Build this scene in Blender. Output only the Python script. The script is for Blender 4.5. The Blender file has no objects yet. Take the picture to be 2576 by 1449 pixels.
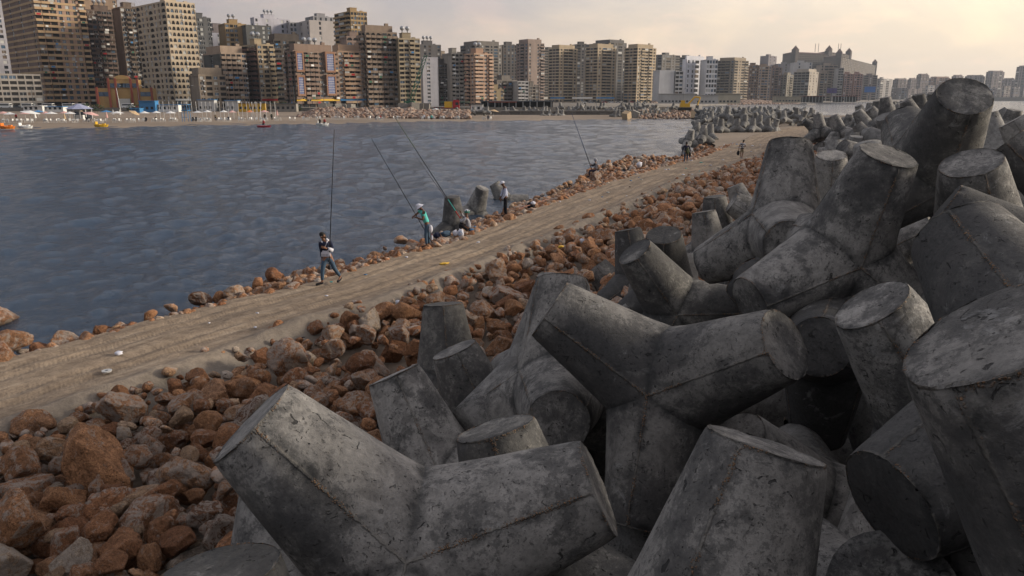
import bpy, math, random
import numpy as np
from mathutils import Vector, Matrix, Quaternion, noise as mnoise
random.seed(11); RNG=np.random.default_rng(11)
SC=bpy.context.scene; COL=SC.collection
# ---------------------------------------------------------------- camera model (picture 2576x1449 used for surveying)
FU=1920.0; TP=.2499; PT=math.atan(TP); CZ=6.5; CP,SP=math.cos(PT),math.sin(PT)
def at(u,y,z):
    """plan position on the bearing u at forward distance y and height z"""
    return Vector(((u-1288)/FU*(y*CP-(z-CZ)*SP),y,z))
def zat(v,y):
    k=(724.5-v)/FU; return CZ+y*(k*CP-SP)/(CP+k*SP)
def G(u,v,z=1.0):
    """point of the level z seen at u,v"""
    k=(724.5-v)/FU; t=(k*CP-SP)/(CP+k*SP)      # (z-CZ)/y
    y=(z-CZ)/t; return at(u,y,z)
def proj(p):
    y=p[1]; h=p[2]-CZ; d=y*CP-h*SP
    if d<.2: return (-9999,-9999,d)
    return (1288+FU*p[0]/d, 724.5-FU*(y*SP+h*CP)/d, d)
def inpoly(x,y,P):
    c=False; j=len(P)-1
    for i in range(len(P)):
        if (P[i][1]>y)!=(P[j][1]>y) and x<(P[j][0]-P[i][0])*(y-P[i][1])/(P[j][1]-P[i][1])+P[i][0]: c=not c
        j=i
    return c
# ---------------------------------------------------------------- objects
def link(o,parent=None):
    COL.objects.link(o)
    if parent is not None: o.parent=parent
    return o
def empty(name,loc=(0,0,0),rz=0):
    o=bpy.data.objects.new(name,None); o.empty_display_size=.3; o.location=loc; o.rotation_euler=(0,0,rz); return link(o)
def tag(o,label=None,cat=None,group=None,kind=None):
    if label:o['label']=label
    if cat:o['category']=cat
    if group:o['group']=group
    if kind:o['kind']=kind
    return o
def mesh(name,V,Fc,mats,mi=None,smooth=False,auto=None):
    me=bpy.data.meshes.new(name); me.from_pydata([tuple(v) for v in V],[],[tuple(f) for f in Fc])
    for m in (mats if isinstance(mats,(list,tuple)) else [mats]): me.materials.append(m)
    if mi is not None: me.polygons.foreach_set('material_index',mi)
    if smooth: me.polygons.foreach_set('use_smooth',[True]*len(me.polygons))
    me.update(); return me
def fastmesh(name,V,Fa,mats,smooth=False,attr=None):
    """V (n,3) array, Fa (m,k) array of equal-size faces"""
    V=np.asarray(V,np.float32);Fa=np.asarray(Fa,np.int32)
    me=bpy.data.meshes.new(name);me.vertices.add(len(V));me.vertices.foreach_set('co',V.ravel())
    m,k=Fa.shape;me.loops.add(m*k);me.loops.foreach_set('vertex_index',Fa.ravel());me.polygons.add(m)
    me.polygons.foreach_set('loop_start',np.arange(m,dtype=np.int32)*k)
    for mm in (mats if isinstance(mats,(list,tuple)) else [mats]): me.materials.append(mm)
    if smooth: me.polygons.foreach_set('use_smooth',np.ones(m,bool))
    if attr is not None:
        for nme,a in attr.items():
            at_=me.attributes.new(nme,'FLOAT','POINT');at_.data.foreach_set('value',np.asarray(a,np.float32))
    me.update();me.validate();return me
def obj(name,me,parent=None,loc=None,rot=None):
    o=bpy.data.objects.new(name,me)
    if loc is not None:o.location=loc
    if rot is not None:
        if isinstance(rot,Quaternion): o.rotation_mode='QUATERNION';o.rotation_quaternion=rot
        else:o.rotation_euler=rot
    return link(o,parent)
class MB:
    """mesh collector: boxes, prisms and tubes in several materials"""
    def __init__(s): s.V=[];s.F=[];s.M=[];s.mats=[]
    def mi(s,m):
        if m not in s.mats:s.mats.append(m)
        return s.mats.index(m)
    def frame(s,O,ex,ey,ez=Vector((0,0,1))): s.O,s.ex,s.ey,s.ez=Vector(O),Vector(ex),Vector(ey),Vector(ez);return s
    O=Vector((0,0,0));ex=Vector((1,0,0));ey=Vector((0,1,0));ez=Vector((0,0,1))
    def box(s,x0,x1,y0,y1,z0,z1,m):
        b=len(s.V)
        for z in(z0,z1):
            for x,y in((x0,y0),(x1,y0),(x1,y1),(x0,y1)): s.V.append(s.O+s.ex*x+s.ey*y+s.ez*z)
        s.F+=[(b,b+3,b+2,b+1),(b+4,b+5,b+6,b+7),(b,b+1,b+5,b+4),(b+1,b+2,b+6,b+5),(b+2,b+3,b+7,b+6),(b+3,b,b+4,b+7)]
        s.M+=[s.mi(m)]*6;return s
    def prism(s,pts,z0,z1,m,mtop=None):
        b=len(s.V);n=len(pts)
        for z in(z0,z1):
            for p in pts:s.V.append(s.O+s.ex*p[0]+s.ey*p[1]+s.ez*z)
        for i in range(n):
            j=(i+1)%n;s.F.append((b+i,b+j,b+n+j,b+n+i));s.M.append(s.mi(m))
        s.F.append(tuple(b+n+i for i in range(n)));s.M.append(s.mi(mtop or m))
        s.F.append(tuple(b+i for i in reversed(range(n))));s.M.append(s.mi(m));return s
    def tube(s,p,q,r,m,r2=None,n=8,cap=True):
        p,q=Vector(p),Vector(q);r2=r if r2 is None else r2
        p=s.O+s.ex*p.x+s.ey*p.y+s.ez*p.z;q=s.O+s.ex*q.x+s.ey*q.y+s.ez*q.z
        d=(q-p).normalized();a=d.orthogonal().normalized();c=d.cross(a);b=len(s.V)
        for (o,rr) in((p,r),(q,r2)):
            for i in range(n):
                t=2*math.pi*i/n;s.V.append(o+a*math.cos(t)*rr+c*math.sin(t)*rr)
        for i in range(n):
            j=(i+1)%n;s.F.append((b+i,b+j,b+n+j,b+n+i));s.M.append(s.mi(m))
        if cap:
            s.F.append(tuple(b+n+i for i in range(n)));s.F.append(tuple(b+i for i in reversed(range(n))));s.M+=[s.mi(m)]*2
        return s
    def cone(s,c,r,h,m,n=10,r2=0.02,tilt=None):
        c=Vector(c);s.tube(c,c+Vector((0,0,h))if tilt is None else c+Vector(tilt).normalized()*h,r,m,r2,n);return s
    def ball(s,c,r,m,nu=10,nv=6,sc=(1,1,1),zmin=-1):
        c=Vector(c);b=len(s.V);rows=[]
        for j in range(nv+1):
            th=math.acos(max(zmin,-1))*j/nv if zmin>-1 else math.pi*j/nv
            for i in range(nu):
                ph=2*math.pi*i/nu;p=Vector((math.sin(th)*math.cos(ph)*sc[0],math.sin(th)*math.sin(ph)*sc[1],math.cos(th)*sc[2]))*r+c
                s.V.append(s.O+s.ex*p.x+s.ey*p.y+s.ez*p.z)
        for j in range(nv):
            for i in range(nu):
                k=(i+1)%nu;s.F.append((b+j*nu+i,b+(j+1)*nu+i,b+(j+1)*nu+k,b+j*nu+k));s.M.append(s.mi(m))
        return s
    def me(s,name,smooth=False): return mesh(name,s.V,s.F,s.mats,s.M,smooth)
    def build(s,name,parent=None,loc=None,rot=None,smooth=False): return obj(name,s.me(name,smooth),parent,loc,rot)
# ---------------------------------------------------------------- materials
def mat(name):
    m=bpy.data.materials.new(name);m.use_nodes=True;nt=m.node_tree
    return m,nt,nt.nodes['Principled BSDF']
class N:
    def __init__(s,nt):s.nt=nt
    def n(s,t,**k):
        x=s.nt.nodes.new(t)
        for a,b in k.items():
            if a.startswith('i_'):x.inputs[a[2:].replace('_',' ')].default_value=b
            else:setattr(x,a,b)
        return x
    def l(s,a,b):s.nt.links.new(a,b)
    def noise(s,vec,scale,detail=4,rough=.55,dist=0):
        x=s.n('ShaderNodeTexNoise');x.inputs['Scale'].default_value=scale;x.inputs['Detail'].default_value=detail;x.inputs['Roughness'].default_value=rough;x.inputs['Distortion'].default_value=dist
        s.l(vec,x.inputs['Vector']);return x.outputs['Fac']
    def vor(s,vec,scale,feature='F1',rand=1):
        x=s.n('ShaderNodeTexVoronoi',feature=feature);x.inputs['Scale'].default_value=scale;x.inputs['Randomness'].default_value=rand;s.l(vec,x.inputs['Vector']);return x.outputs['Distance']
    def ramp(s,fac,*st):
        x=s.n('ShaderNodeValToRGB');e=x.color_ramp.elements
        while len(e)<len(st):e.new(.5)
        for el,(p,c) in zip(e,st):
            el.position=p;el.color=(c,c,c,1) if isinstance(c,(int,float)) else (*c,1)
        s.l(fac,x.inputs['Fac']);return x.outputs['Color']
    def mix(s,f,a,b,mode='MIX'):
        x=s.n('ShaderNodeMix',data_type='RGBA',blend_type=mode)
        for v,i in((f,0),(a,6),(b,7)):
            if isinstance(v,(int,float)):x.inputs[i].default_value=v if i==0 else (v,v,v,1)
            elif isinstance(v,tuple):x.inputs[i].default_value=(*v,1)
            else:s.l(v,x.inputs[i])
        return x.outputs[2]
    def math(s,op,a,b=None,clamp=False):
        x=s.n('ShaderNodeMath',operation=op,use_clamp=clamp)
        for i,v in enumerate((a,b)):
            if v is None:continue
            if isinstance(v,(int,float)):x.inputs[i].default_value=v
            else:s.l(v,x.inputs[i])
        return x.outputs[0]
    def bump(s,h,strength,dist,normal=None):
        x=s.n('ShaderNodeBump');x.inputs['Strength'].default_value=strength;x.inputs['Distance'].default_value=dist;s.l(h,x.inputs['Height'])
        if normal is not None:s.l(normal,x.inputs['Normal'])
        return x.outputs['Normal']
    def objvec(s,offset=True,world=False):
        tc=s.n('ShaderNodeTexCoord')
        if world: return s.n('ShaderNodeNewGeometry').outputs['Position']
        if not offset:return tc.outputs['Object']
        oi=s.n('ShaderNodeObjectInfo');m=s.n('ShaderNodeVectorMath',operation='MULTIPLY_ADD')
        c=s.n('ShaderNodeCombineXYZ');
        for i,k in enumerate((37.,71.,113.)): s.l(s.math('MULTIPLY',oi.outputs['Random'],k),c.inputs[i])
        a=s.n('ShaderNodeVectorMath',operation='ADD');s.l(tc.outputs['Object'],a.inputs[0]);s.l(c.outputs[0],a.inputs[1]);return a.outputs[0]
def plain(name,col,rough=.7,var=.12,scale=3.,metal=0,spec=.3,world=False,emis=0):
    m,nt,b=mat(name);k=N(nt);v=k.objvec(False,world)
    if var>0:
        f=k.noise(v,scale,5,.6);c=k.mix(k.ramp(f,(.3,0.),(.72,1.)),tuple(x*(1-var) for x in col),tuple(min(1,x*(1+var)) for x in col));k.l(c,b.inputs['Base Color'])
    else:b.inputs['Base Color'].default_value=(*col,1)
    b.inputs['Roughness'].default_value=rough;b.inputs['Metallic'].default_value=metal;b.inputs['Specular IOR Level'].default_value=spec
    return m
def concrete_mat(name,base=(.29,.277,.257),dark=.41,wear=True,fine=True):
    m,nt,b=mat(name);k=N(nt);v=k.objvec(True)
    oi=k.n('ShaderNodeObjectInfo').outputs['Random']
    base=base;big=k.noise(v,1.1,5,.6,.4);med=k.noise(v,5.,8,.7);fin=k.noise(v,30.,6,.75)
    c=k.mix(k.ramp(med,(.3,0.),(.7,1.)),tuple(x*.6 for x in base),tuple(x*1.3 for x in base))
    c=k.mix(1.,c,k.ramp(k.math('FRACT',k.math('MULTIPLY',oi,5.7)),(0.,.62),(1.,1.12)),'MULTIPLY')
    # mossy dark patches with crumbly edges
    mo=k.math('ADD',k.math('MULTIPLY',big,1.),k.math('MULTIPLY',k.noise(v,11.,8,.8),.5))
    mo=k.math('ADD',mo,k.math('MULTIPLY',oi,.1));mo=k.math('ADD',mo,k.math('MULTIPLY',k.math('SUBTRACT',fin,.5),.5))
    mm=k.ramp(mo,(dark+.38,0.),(dark+.42,.6),(dark+.56,1.))
    c=k.mix(k.math('MULTIPLY',mm,.88),c,k.mix(fin,(.012,.012,.014),(.07,.07,.07)))
    # pale efflorescence
    pe=k.ramp(k.noise(v,2.7,9,.75,.8),(.6,0.),(.68,1.));c=k.mix(k.math('MULTIPLY',pe,.5),c,(.36,.36,.35))
    # stain runs
    st=k.ramp(k.noise(v,1.9,3,.5,1.5),(.56,0.),(.63,1.));c=k.mix(k.math('MULTIPLY',st,.4),c,(.075,.07,.068))
    c=k.mix(k.ramp(fin,(.35,.55),(.5,0.)),c,k.mix(1.,c,(.55,.55,.56),'MULTIPLY'));c=k.mix(k.ramp(fin,(.55,0.),(.72,.6)),c,k.mix(1.,c,(1.5,1.48,1.45),'MULTIPLY'))
    # blow holes
    pn=k.noise(v,13.,3,.5,1.2);hm=k.math('MULTIPLY',k.ramp(pn,(.655,0.),(.69,1.)),k.ramp(k.noise(v,2.3,3),(.4,.2),(.55,1.)))
    h2=k.ramp(k.noise(v,38.,3,.6,.8),(.63,0.),(.67,1.));hm2=k.math('MULTIPLY',h2,k.ramp(k.noise(v,3.7,3),(.42,0.),(.6,.9)))
    hh=k.math('MAXIMUM',hm,hm2);c=k.mix(k.math('MULTIPLY',hh,.85),c,(.02,.02,.02))
    h=k.math('ADD',k.math('MULTIPLY',fin,.35),k.math('MULTIPLY',med,.5));h=k.math('SUBTRACT',h,k.math('MULTIPLY',hh,.8))
    if wear:
        a=k.n('ShaderNodeAttribute',attribute_name='wear').outputs['Fac'];j=k.n('ShaderNodeAttribute',attribute_name='joint').outputs['Fac']
        nA=k.noise(v,6.,5,.7);an=k.math('ADD',a,k.math('MULTIPLY',k.math('SUBTRACT',k.noise(v,22.,4,.6),.5),.035))
        # algae along seams and rims; joint creases get shade painted into the colour
        al=k.math('MULTIPLY',k.ramp(k.math('ADD',a,k.math('MULTIPLY',k.math('SUBTRACT',nA,.5),.3)),(.0,1.),(.09,.0)),k.ramp(k.noise(v,1.7,4,.6),(.46,0.),(.58,1.)))
        crease_shade=k.ramp(k.math('ADD',j,k.math('MULTIPLY',k.math('SUBTRACT',nA,.5),.35)),(.0,.9),(.1,.0))
        c=k.mix(k.math('MULTIPLY',k.math('MAXIMUM',al,crease_shade),.85),c,(.024,.025,.026))
        line=k.ramp(an,(.004,1.),(.016,.0));gate=k.ramp(k.noise(v,3.3,4,.6),(.48,0.),(.54,1.))
        c=k.mix(k.math('MULTIPLY',k.math('MULTIPLY',line,k.ramp(nA,(.4,.25),(.55,1.))),.55),c,k.mix(nA,(.05,.045,.04),(.3,.28,.24)))
        sp=k.ramp(k.vor(v,60.),(.25,1.),(.5,0.));band=k.ramp(an,(.008,1.),(.026,0.));aw=k.math('MULTIPLY',k.math('MULTIPLY',band,gate),sp)
        c=k.mix(aw,c,k.mix(k.noise(v,30.,2),(.15,.075,.04),(.45,.28,.16)))
        h=k.math('ADD',h,k.math('MULTIPLY',aw,.8));h=k.math('ADD',h,k.math('MULTIPLY',line,.5))
    k.l(c,b.inputs['Base Color']);b.inputs['Roughness'].default_value=.82;b.inputs['Specular IOR Level'].default_value=.35
    k.l(k.bump(h,.9,.03),b.inputs['Normal']);return m
def rock_mat(name,individual=True):
    m,nt,b=mat(name);k=N(nt)
    if individual: v=k.objvec(True);r=k.n('ShaderNodeObjectInfo').outputs['Random']
    else: v=k.objvec(False);r=k.n('ShaderNodeAttribute',attribute_name='rnd').outputs['Fac']
    base=k.ramp(r,(0.,(.19,.1,.055)),(.1,(.3,.15,.08)),(.2,(.41,.21,.11)),(.4,(.48,.27,.145)),(.55,(.33,.17,.09)),(.7,(.5,.31,.185)),(.82,(.42,.22,.115)),(.9,(.52,.36,.23)),(.96,(.55,.43,.31)),(1.,(.56,.5,.42)))
    n1=k.noise(v,4.5,8,.7,.3);n2=k.noise(v,19.,8,.75)
    c=k.mix(k.ramp(n1,(.35,0.),(.65,1.)),k.mix(1.,base,(.55,.5,.47),'MULTIPLY'),k.mix(1.,base,(1.35,1.3,1.25),'MULTIPLY'))
    n3=k.noise(v,34.,7,.8);c=k.mix(k.ramp(n2,(.38,.8),(.54,0.)),c,k.mix(1.,c,(.33,.3,.28),'MULTIPLY'));c=k.mix(k.ramp(n3,(.53,0.),(.64,.9)),c,k.mix(1.,c,(1.9,1.8,1.7),'MULTIPLY'));c=k.mix(k.ramp(n3,(.32,.5),(.42,0.)),c,k.mix(1.,c,(.45,.42,.4),'MULTIPLY'))
    # pale crust, on some stones only
    th=k.math('SUBTRACT',k.noise(v,2.6,9,.8,.6),k.math('MULTIPLY',k.math('FRACT',k.math('MULTIPLY',r,7.31)),.16))
    c=k.mix(k.math('MULTIPLY',k.ramp(th,(.435,0.),(.5,1.)),.75),c,k.mix(n2,(.36,.3,.24),(.66,.61,.55)))
    pits=k.ramp(k.vor(v,13.),(.08,1.),(.22,0.));pg=k.math('MULTIPLY',pits,k.ramp(n1,(.45,0.),(.55,1.)));c=k.mix(k.math('MULTIPLY',pg,.8),c,(.02,.012,.008))
    cr=k.vor(v,5.5,'DISTANCE_TO_EDGE');crk=k.ramp(cr,(.0,1.),(.04,0.));
    h=k.math('ADD',k.math('MULTIPLY',n1,1.3),k.math('MULTIPLY',n2,.7));h=k.math('SUBTRACT',h,k.math('MULTIPLY',pg,.7));h=k.math('SUBTRACT',h,k.math('MULTIPLY',crk,.25))
    sz=k.n('ShaderNodeSeparateXYZ');k.l(k.objvec(world=True),sz.inputs[0]);wet=k.ramp(k.math('ADD',sz.outputs['Z'],k.math('MULTIPLY',n1,.2)),(.14,1.),(.34,0.))
    c=k.mix(k.math('MULTIPLY',wet,.8),c,(.03,.028,.02));c=k.mix(1.,c,(.9,.88,.88),'MULTIPLY')
    k.l(c,b.inputs['Base Color']);k.l(k.ramp(wet,(0.,.9),(1.,.35)),b.inputs['Roughness']);b.inputs['Specular IOR Level'].default_value=.25
    h=k.math('ADD',h,k.math('MULTIPLY',n3,.35));k.l(k.bump(h,1.,.06),b.inputs['Normal']);return m
def sand_mat():
    m,nt,b=mat('packed_sand');k=N(nt);pos=k.objvec(world=True)
    uv=k.n('ShaderNodeUVMap',uv_map='track').outputs['UV']
    mp=k.n('ShaderNodeMapping');k.l(uv,mp.inputs['Vector']);mp.inputs['Scale'].default_value=(1,.12,1);tv=mp.outputs['Vector']
    n1=k.noise(pos,.35,5,.6);n2=k.noise(pos,4.,8,.7);n3=k.noise(pos,26.,5,.7)
    t1=k.noise(tv,2.6,5,.65,.05);t2=k.noise(tv,9.,3,.6,.05)
    c=k.mix(k.ramp(n2,(.3,0.),(.7,1.)),(.18,.137,.1),(.37,.29,.21))
    c=k.mix(k.ramp(t1,(.36,.6),(.52,0.)),c,(.14,.108,.082))
    c=k.mix(k.ramp(t1,(.55,0.),(.7,.4)),c,(.5,.42,.325))
    sh=k.n('ShaderNodeAttribute',attribute_name='soil').outputs['Fac']
    c=k.mix(k.math('MULTIPLY',sh,.9),c,k.mix(n2,(.12,.105,.09),(.36,.32,.27)))
    peb=k.ramp(k.vor(pos,9.),(.06,1.),(.14,0.));c=k.mix(k.math('MULTIPLY',peb,k.ramp(n1,(.45,0.),(.6,.6))),c,(.36,.32,.27))
    # tyre tread: fine bars across the wheel tracks
    wv=k.n('ShaderNodeTexWave',wave_type='BANDS',bands_direction='Y');k.l(uv,wv.inputs['Vector']);wv.inputs['Scale'].default_value=3.2;wv.inputs['Distortion'].default_value=2.;wv.inputs['Detail'].default_value=2
    tr=k.n('ShaderNodeAttribute',attribute_name='tread').outputs['Fac']
    tread=k.math('MULTIPLY',wv.outputs['Fac'],tr)
    h=k.math('ADD',k.math('MULTIPLY',t1,.8),k.math('MULTIPLY',t2,.5));h=k.math('ADD',h,k.math('MULTIPLY',n2,.9));h=k.math('ADD',h,k.math('MULTIPLY',n3,.4));h=k.math('ADD',h,k.math('MULTIPLY',tread,.09))
    k.l(c,b.inputs['Base Color']);b.inputs['Roughness'].default_value=.95;b.inputs['Specular IOR Level'].default_value=.15
    k.l(k.bump(h,.9,.06),b.inputs['Normal']);return m
def ground_mat(name,a,c2,sc=1.):
    m,nt,b=mat(name);k=N(nt);pos=k.objvec(world=True)
    n1=k.noise(pos,.06*sc,6,.6);n2=k.noise(pos,1.2*sc,6,.7)
    c=k.mix(k.ramp(k.math('ADD',k.math('MULTIPLY',n1,.6),k.math('MULTIPLY',n2,.4)),(.35,0.),(.65,1.)),a,c2)
    k.l(c,b.inputs['Base Color']);b.inputs['Roughness'].default_value=.95;k.l(k.bump(n2,.6,.1),b.inputs['Normal']);return m
def water_mat():
    m,nt,b=mat('sea_water');k=N(nt);pos=k.objvec(world=True)
    mp=k.n('ShaderNodeMapping');k.l(pos,mp.inputs['Vector']);mp.inputs['Rotation'].default_value=(0,0,.35);mp.inputs['Scale'].default_value=(.8,1.3,1)
    v=mp.outputs['Vector']
    a=k.noise(v,.9,3,.6,.5);c=k.noise(v,2.4,4,.65,.6);d=k.noise(v,6.5,4,.6,.4);g=k.noise(v,.035,3,.5)
    h=k.math('ADD',k.math('MULTIPLY',a,.55),k.math('MULTIPLY',c,.5));h=k.math('ADD',h,k.math('MULTIPLY',d,.3))
    h=k.math('MULTIPLY',h,k.ramp(g,(.3,.75),(.7,1.1)))
    b.inputs['Base Color'].default_value=(.003,.022,.05,1);b.inputs['Roughness'].default_value=.1;b.inputs['IOR'].default_value=1.55
    b.inputs['Specular IOR Level'].default_value=1.
    k.l(k.bump(h,1.,.3),b.inputs['Normal']);return m
def wall_mat(name,col,dirt=.5):
    m,nt,b=mat(name);k=N(nt);v=k.objvec(world=True)
    mp=k.n('ShaderNodeMapping');k.l(v,mp.inputs['Vector']);mp.inputs['Scale'].default_value=(1,1,.22)
    n1=k.noise(mp.outputs['Vector'],.35,7,.7);n2=k.noise(v,.09,4,.6)
    c=k.mix(k.ramp(n1,(.38,dirt),(.6,0.)),col,tuple(x*.45 for x in col));c=k.mix(k.ramp(n2,(.42,.35),(.62,0.)),c,tuple(x*.6 for x in col))
    k.l(c,b.inputs['Base Color']);b.inputs['Roughness'].default_value=.85;b.inputs['Specular IOR Level'].default_value=.2;return m
def glass_mat(name,col,rough=.12,spec=.5):
    m,nt,b=mat(name);k=N(nt);b.inputs['Base Color'].default_value=(*col,1);b.inputs['Roughness'].default_value=rough;b.inputs['Specular IOR Level'].default_value=spec;return m
M=dict(
 conc=concrete_mat('weathered_concrete'),
 conc_far=concrete_mat('pale_weathered_concrete',(.235,.228,.215),.5,False),
 conc_dark=concrete_mat('algae_and_shade_dark_concrete',(.24,.23,.21),.27),
 block=concrete_mat('block_concrete',(.27,.25,.22),.6,False),
 rock=rock_mat('red_limestone'),rocks=rock_mat('red_limestone_rubble',False),
 sand=sand_mat(),soil=ground_mat('dark_soil',(.1,.075,.055),(.2,.155,.115),6),
 beach=ground_mat('beach_sand',(.17,.13,.095),(.28,.215,.155)),city=ground_mat('city_ground',(.12,.11,.1),(.2,.18,.16)),
 water=water_mat(),
 gd=glass_mat('dark_glass',(.02,.023,.027)),gb=glass_mat('blue_glass',(.06,.1,.15),.08,.8),gp=plain('pale_blind',(.42,.42,.4),.6,.1),
 gs=plain('brown_shutter',(.1,.07,.05),.7),gw=plain('white_frame',(.5,.5,.49),.5),void=plain('recess_shade',(.018,.016,.015),.9),  # near-black void puts the shade of deep openings into colour
 white=plain('white_plastic',(.72,.72,.7),.4,.04),black=plain('black_cloth',(.012,.012,.014),.9,.1,20),
 blue=plain('blue_paint',(.05,.2,.42),.5),red=plain('red_paint',(.36,.02,.025),.35,.08),orange=plain('orange_plastic',(.7,.2,.03),.4,.05),
 yellow=plain('yellow_paint',(.62,.37,.03),.5),green=plain('green_paint',(.03,.12,.07),.6),tank=plain('tank_metal',(.35,.36,.38),.35,.1,3,.5),
 pole=plain('pole_metal',(.09,.1,.11),.5),rubber=plain('rubber',(.02,.02,.02),.8),
 pink=plain('pink_canvas',(.6,.36,.33),.8),tan=plain('tan_canvas',(.45,.33,.2),.8),redtile=plain('red_roof_tile',(.24,.07,.045),.8,.2),
)

# ---------------------------------------------------------------- setting: water, spit, road, beach, city ground
def polyline_sheet(name,rows,m,smooth=True,uv=None):
    """rows: list of equally long point lists"""
    n=len(rows[0]);V=np.array([[tuple(p) for p in r] for r in rows],np.float32).reshape(-1,3)
    F=[(i*n+j,(i+1)*n+j,(i+1)*n+j+1,i*n+j+1) for i in range(len(rows)-1) for j in range(n-1)]
    return fastmesh(name,V,F,m,smooth)
def water_mesh():
    nr,nc=1250,560;r=7.5*np.exp(np.linspace(0,math.log(1900/7.5),nr));th=np.linspace(math.radians(-50),math.radians(47),nc)
    Rr_,Th=np.meshgrid(r,th,indexing='ij');X=Rr_*np.sin(Th);Y=Rr_*np.cos(Th);Z=np.zeros_like(X);sp=np.maximum(Rr_*math.log(1900/7.5)/nr,Rr_*(th[1]-th[0])*.6)
    g=np.random.default_rng(4)
    for i in range(90):
        wl=.4*(20.**g.random());d=math.radians(205)+g.normal(0,.8);kx,ky=math.cos(d)*2*math.pi/wl,math.sin(d)*2*math.pi/wl
        amp=.0052*wl**.9*np.clip((wl/sp-2.)/2.,0,1)*(.26+.95*np.exp(-np.log(wl/(Rr_/24))**2/.9));ph=g.random()*6.28
        wob=.8*np.sin(X*.21+i)+.8*np.sin(Y*.17+2*i)
        Z+=amp*np.sin(kx*X+ky*Y+ph+wob)
    gust=.75+.35*np.sin(X*.05+1.3*np.sin(Y*.031))*np.sin(Y*.043+X*.011);Z*=gust
    Z*=np.clip((1800-Rr_)/300,0,1)
    V=np.stack([X,Y,Z],-1).reshape(-1,3);I=(np.arange(nr-1)[:,None]*nc+np.arange(nc-1)[None,:]).ravel();F=np.stack([I,I+1,I+nc+1,I+nc],1)
    n=len(V);V=np.r_[V,[(-9000,-400,-.6),(9000,-400,-.6),(9000,14000,-.6),(-9000,14000,-.6)]];F=np.r_[F,[(n,n+1,n+2,n+3)]]
    return fastmesh('water',V,F,M['water'],True)
w=water_mesh()
tag(obj('water',w),kind='structure')
def resample(P,n):
    P=np.array([tuple(p) for p in P]);d=np.r_[0,np.cumsum(np.linalg.norm(np.diff(P,axis=0),axis=1))]
    s=np.linspace(0,d[-1],n);return np.stack([np.interp(s,d,P[:,i]) for i in range(3)],1),s
def smoothp(P,it=3):
    P=np.array([tuple(p) for p in P],float)
    for _ in range(it):
        Q=P.copy();Q[1:-1]=(P[:-2]+2*P[1:-1]+P[2:])/4;P=Q
    return P
ST=[((-330,995),(-330,1205)),((0,905),(0,1062)),((200,852),(250,990)),((400,797),(480,905)),((600,750),(700,822)),((800,708),(900,768)),((960,655),(1080,706)),((1130,610),(1250,638)),((1260,560),(1400,583)),((1400,505),(1540,526)),((1540,455),(1680,463)),((1680,415),(1800,423)),((1760,396),(1890,398)),((1850,360),(1960,368)),((1900,338),(2040,342)),((1980,322),(2100,328)),((2030,314),(2170,322))]
Lp=[G(*a) for a,b in ST];Rp=[G(*b) for a,b in ST]
NS=900
Lr,_=resample(Lp,NS);Rr,_=resample(Rp,NS)
# resample by station so both edges stay paired
def bystation(P,n):
    P=np.array([tuple(p) for p in P]);k=np.linspace(0,len(P)-1,n)
    # density follows length
    d=np.r_[0,np.cumsum(np.linalg.norm(np.diff(P,axis=0),axis=1))];kk=np.interp(np.linspace(0,d[-1],n),d,np.arange(len(P)))
    return kk
kk=bystation([(a+b)/2 for a,b in zip(Lp,Rp)],NS)
def ev(P,kk):
    P=np.array([tuple(p) for p in P]);return np.stack([np.interp(kk,np.arange(len(P)),P[:,i]) for i in range(3)],1)
L_,R_=smoothp(ev(Lp,kk),60),smoothp(ev(Rp,kk),60)
along=np.r_[0,np.cumsum(np.linalg.norm(np.diff((L_+R_)/2,axis=0),axis=1))]
def fbm(x,y,sc,o=4):
    return mnoise.fractal(Vector((x*sc,y*sc,3.3)),1.,2.,o)
NA=84;V=[];soil=[];tread=[];UV=[]
for i in range(NS):
    l,r=L_[i],R_[i];d=(r-l);wd=np.linalg.norm(d[:2]);e=d/wd
    for j in range(NA):
        t=-2.2+(wd+4.8)*j/(NA-1)          # metres from the left edge
        p=l+e*t;x,y=p[0],p[1];f=t/wd
        z=1.0+.035*fbm(x,y,.6)+.018*fbm(x,y,3.)
        lane=0
        for c in (.2,.33,.62,.76): z-=.05*math.exp(-((f-c+.015*math.sin(along[i]*.3))/.045)**2)
        for c in (.265,.69): z+=.03*math.exp(-((f-c)/.04)**2)
        tr=sum(math.exp(-((f-c)/.05)**2) for c in (.2,.33,.62,.76))
        s=0
        if t<0: z-=(-t)*.3+t*t*.45+.08*fbm(x,y,1.5)*min(1,-t);s=min(1,-t*1.2)
        if f>.9:
            q=(f-.9)*wd; berm=.16*math.exp(-((q-.75)/.4)**2);z+=berm*(1+fbm(x,y,.5))+.06*fbm(x,y,1.8)*min(1,q);s=min(1,q*.9)
            if t>wd+.2: z-=(t-wd-.2)*.55
        V.append((x,y,z));soil.append(s);tread.append(min(1,tr)*(1-s));UV.append((t,along[i]))
F=[(i*NA+j,i*NA+j+1,(i+1)*NA+j+1,(i+1)*NA+j) for i in range(NS-1) for j in range(NA-1)]
me=fastmesh('road',V,F,M['sand'],True,dict(soil=soil,tread=tread))
uvl=me.uv_layers.new(name='track');li=np.empty(len(me.loops),np.int32);me.loops.foreach_get('vertex_index',li);uvl.data.foreach_set('uv',np.array(UV,np.float32)[li].ravel())
tag(obj('road',me),kind='structure')
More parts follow.
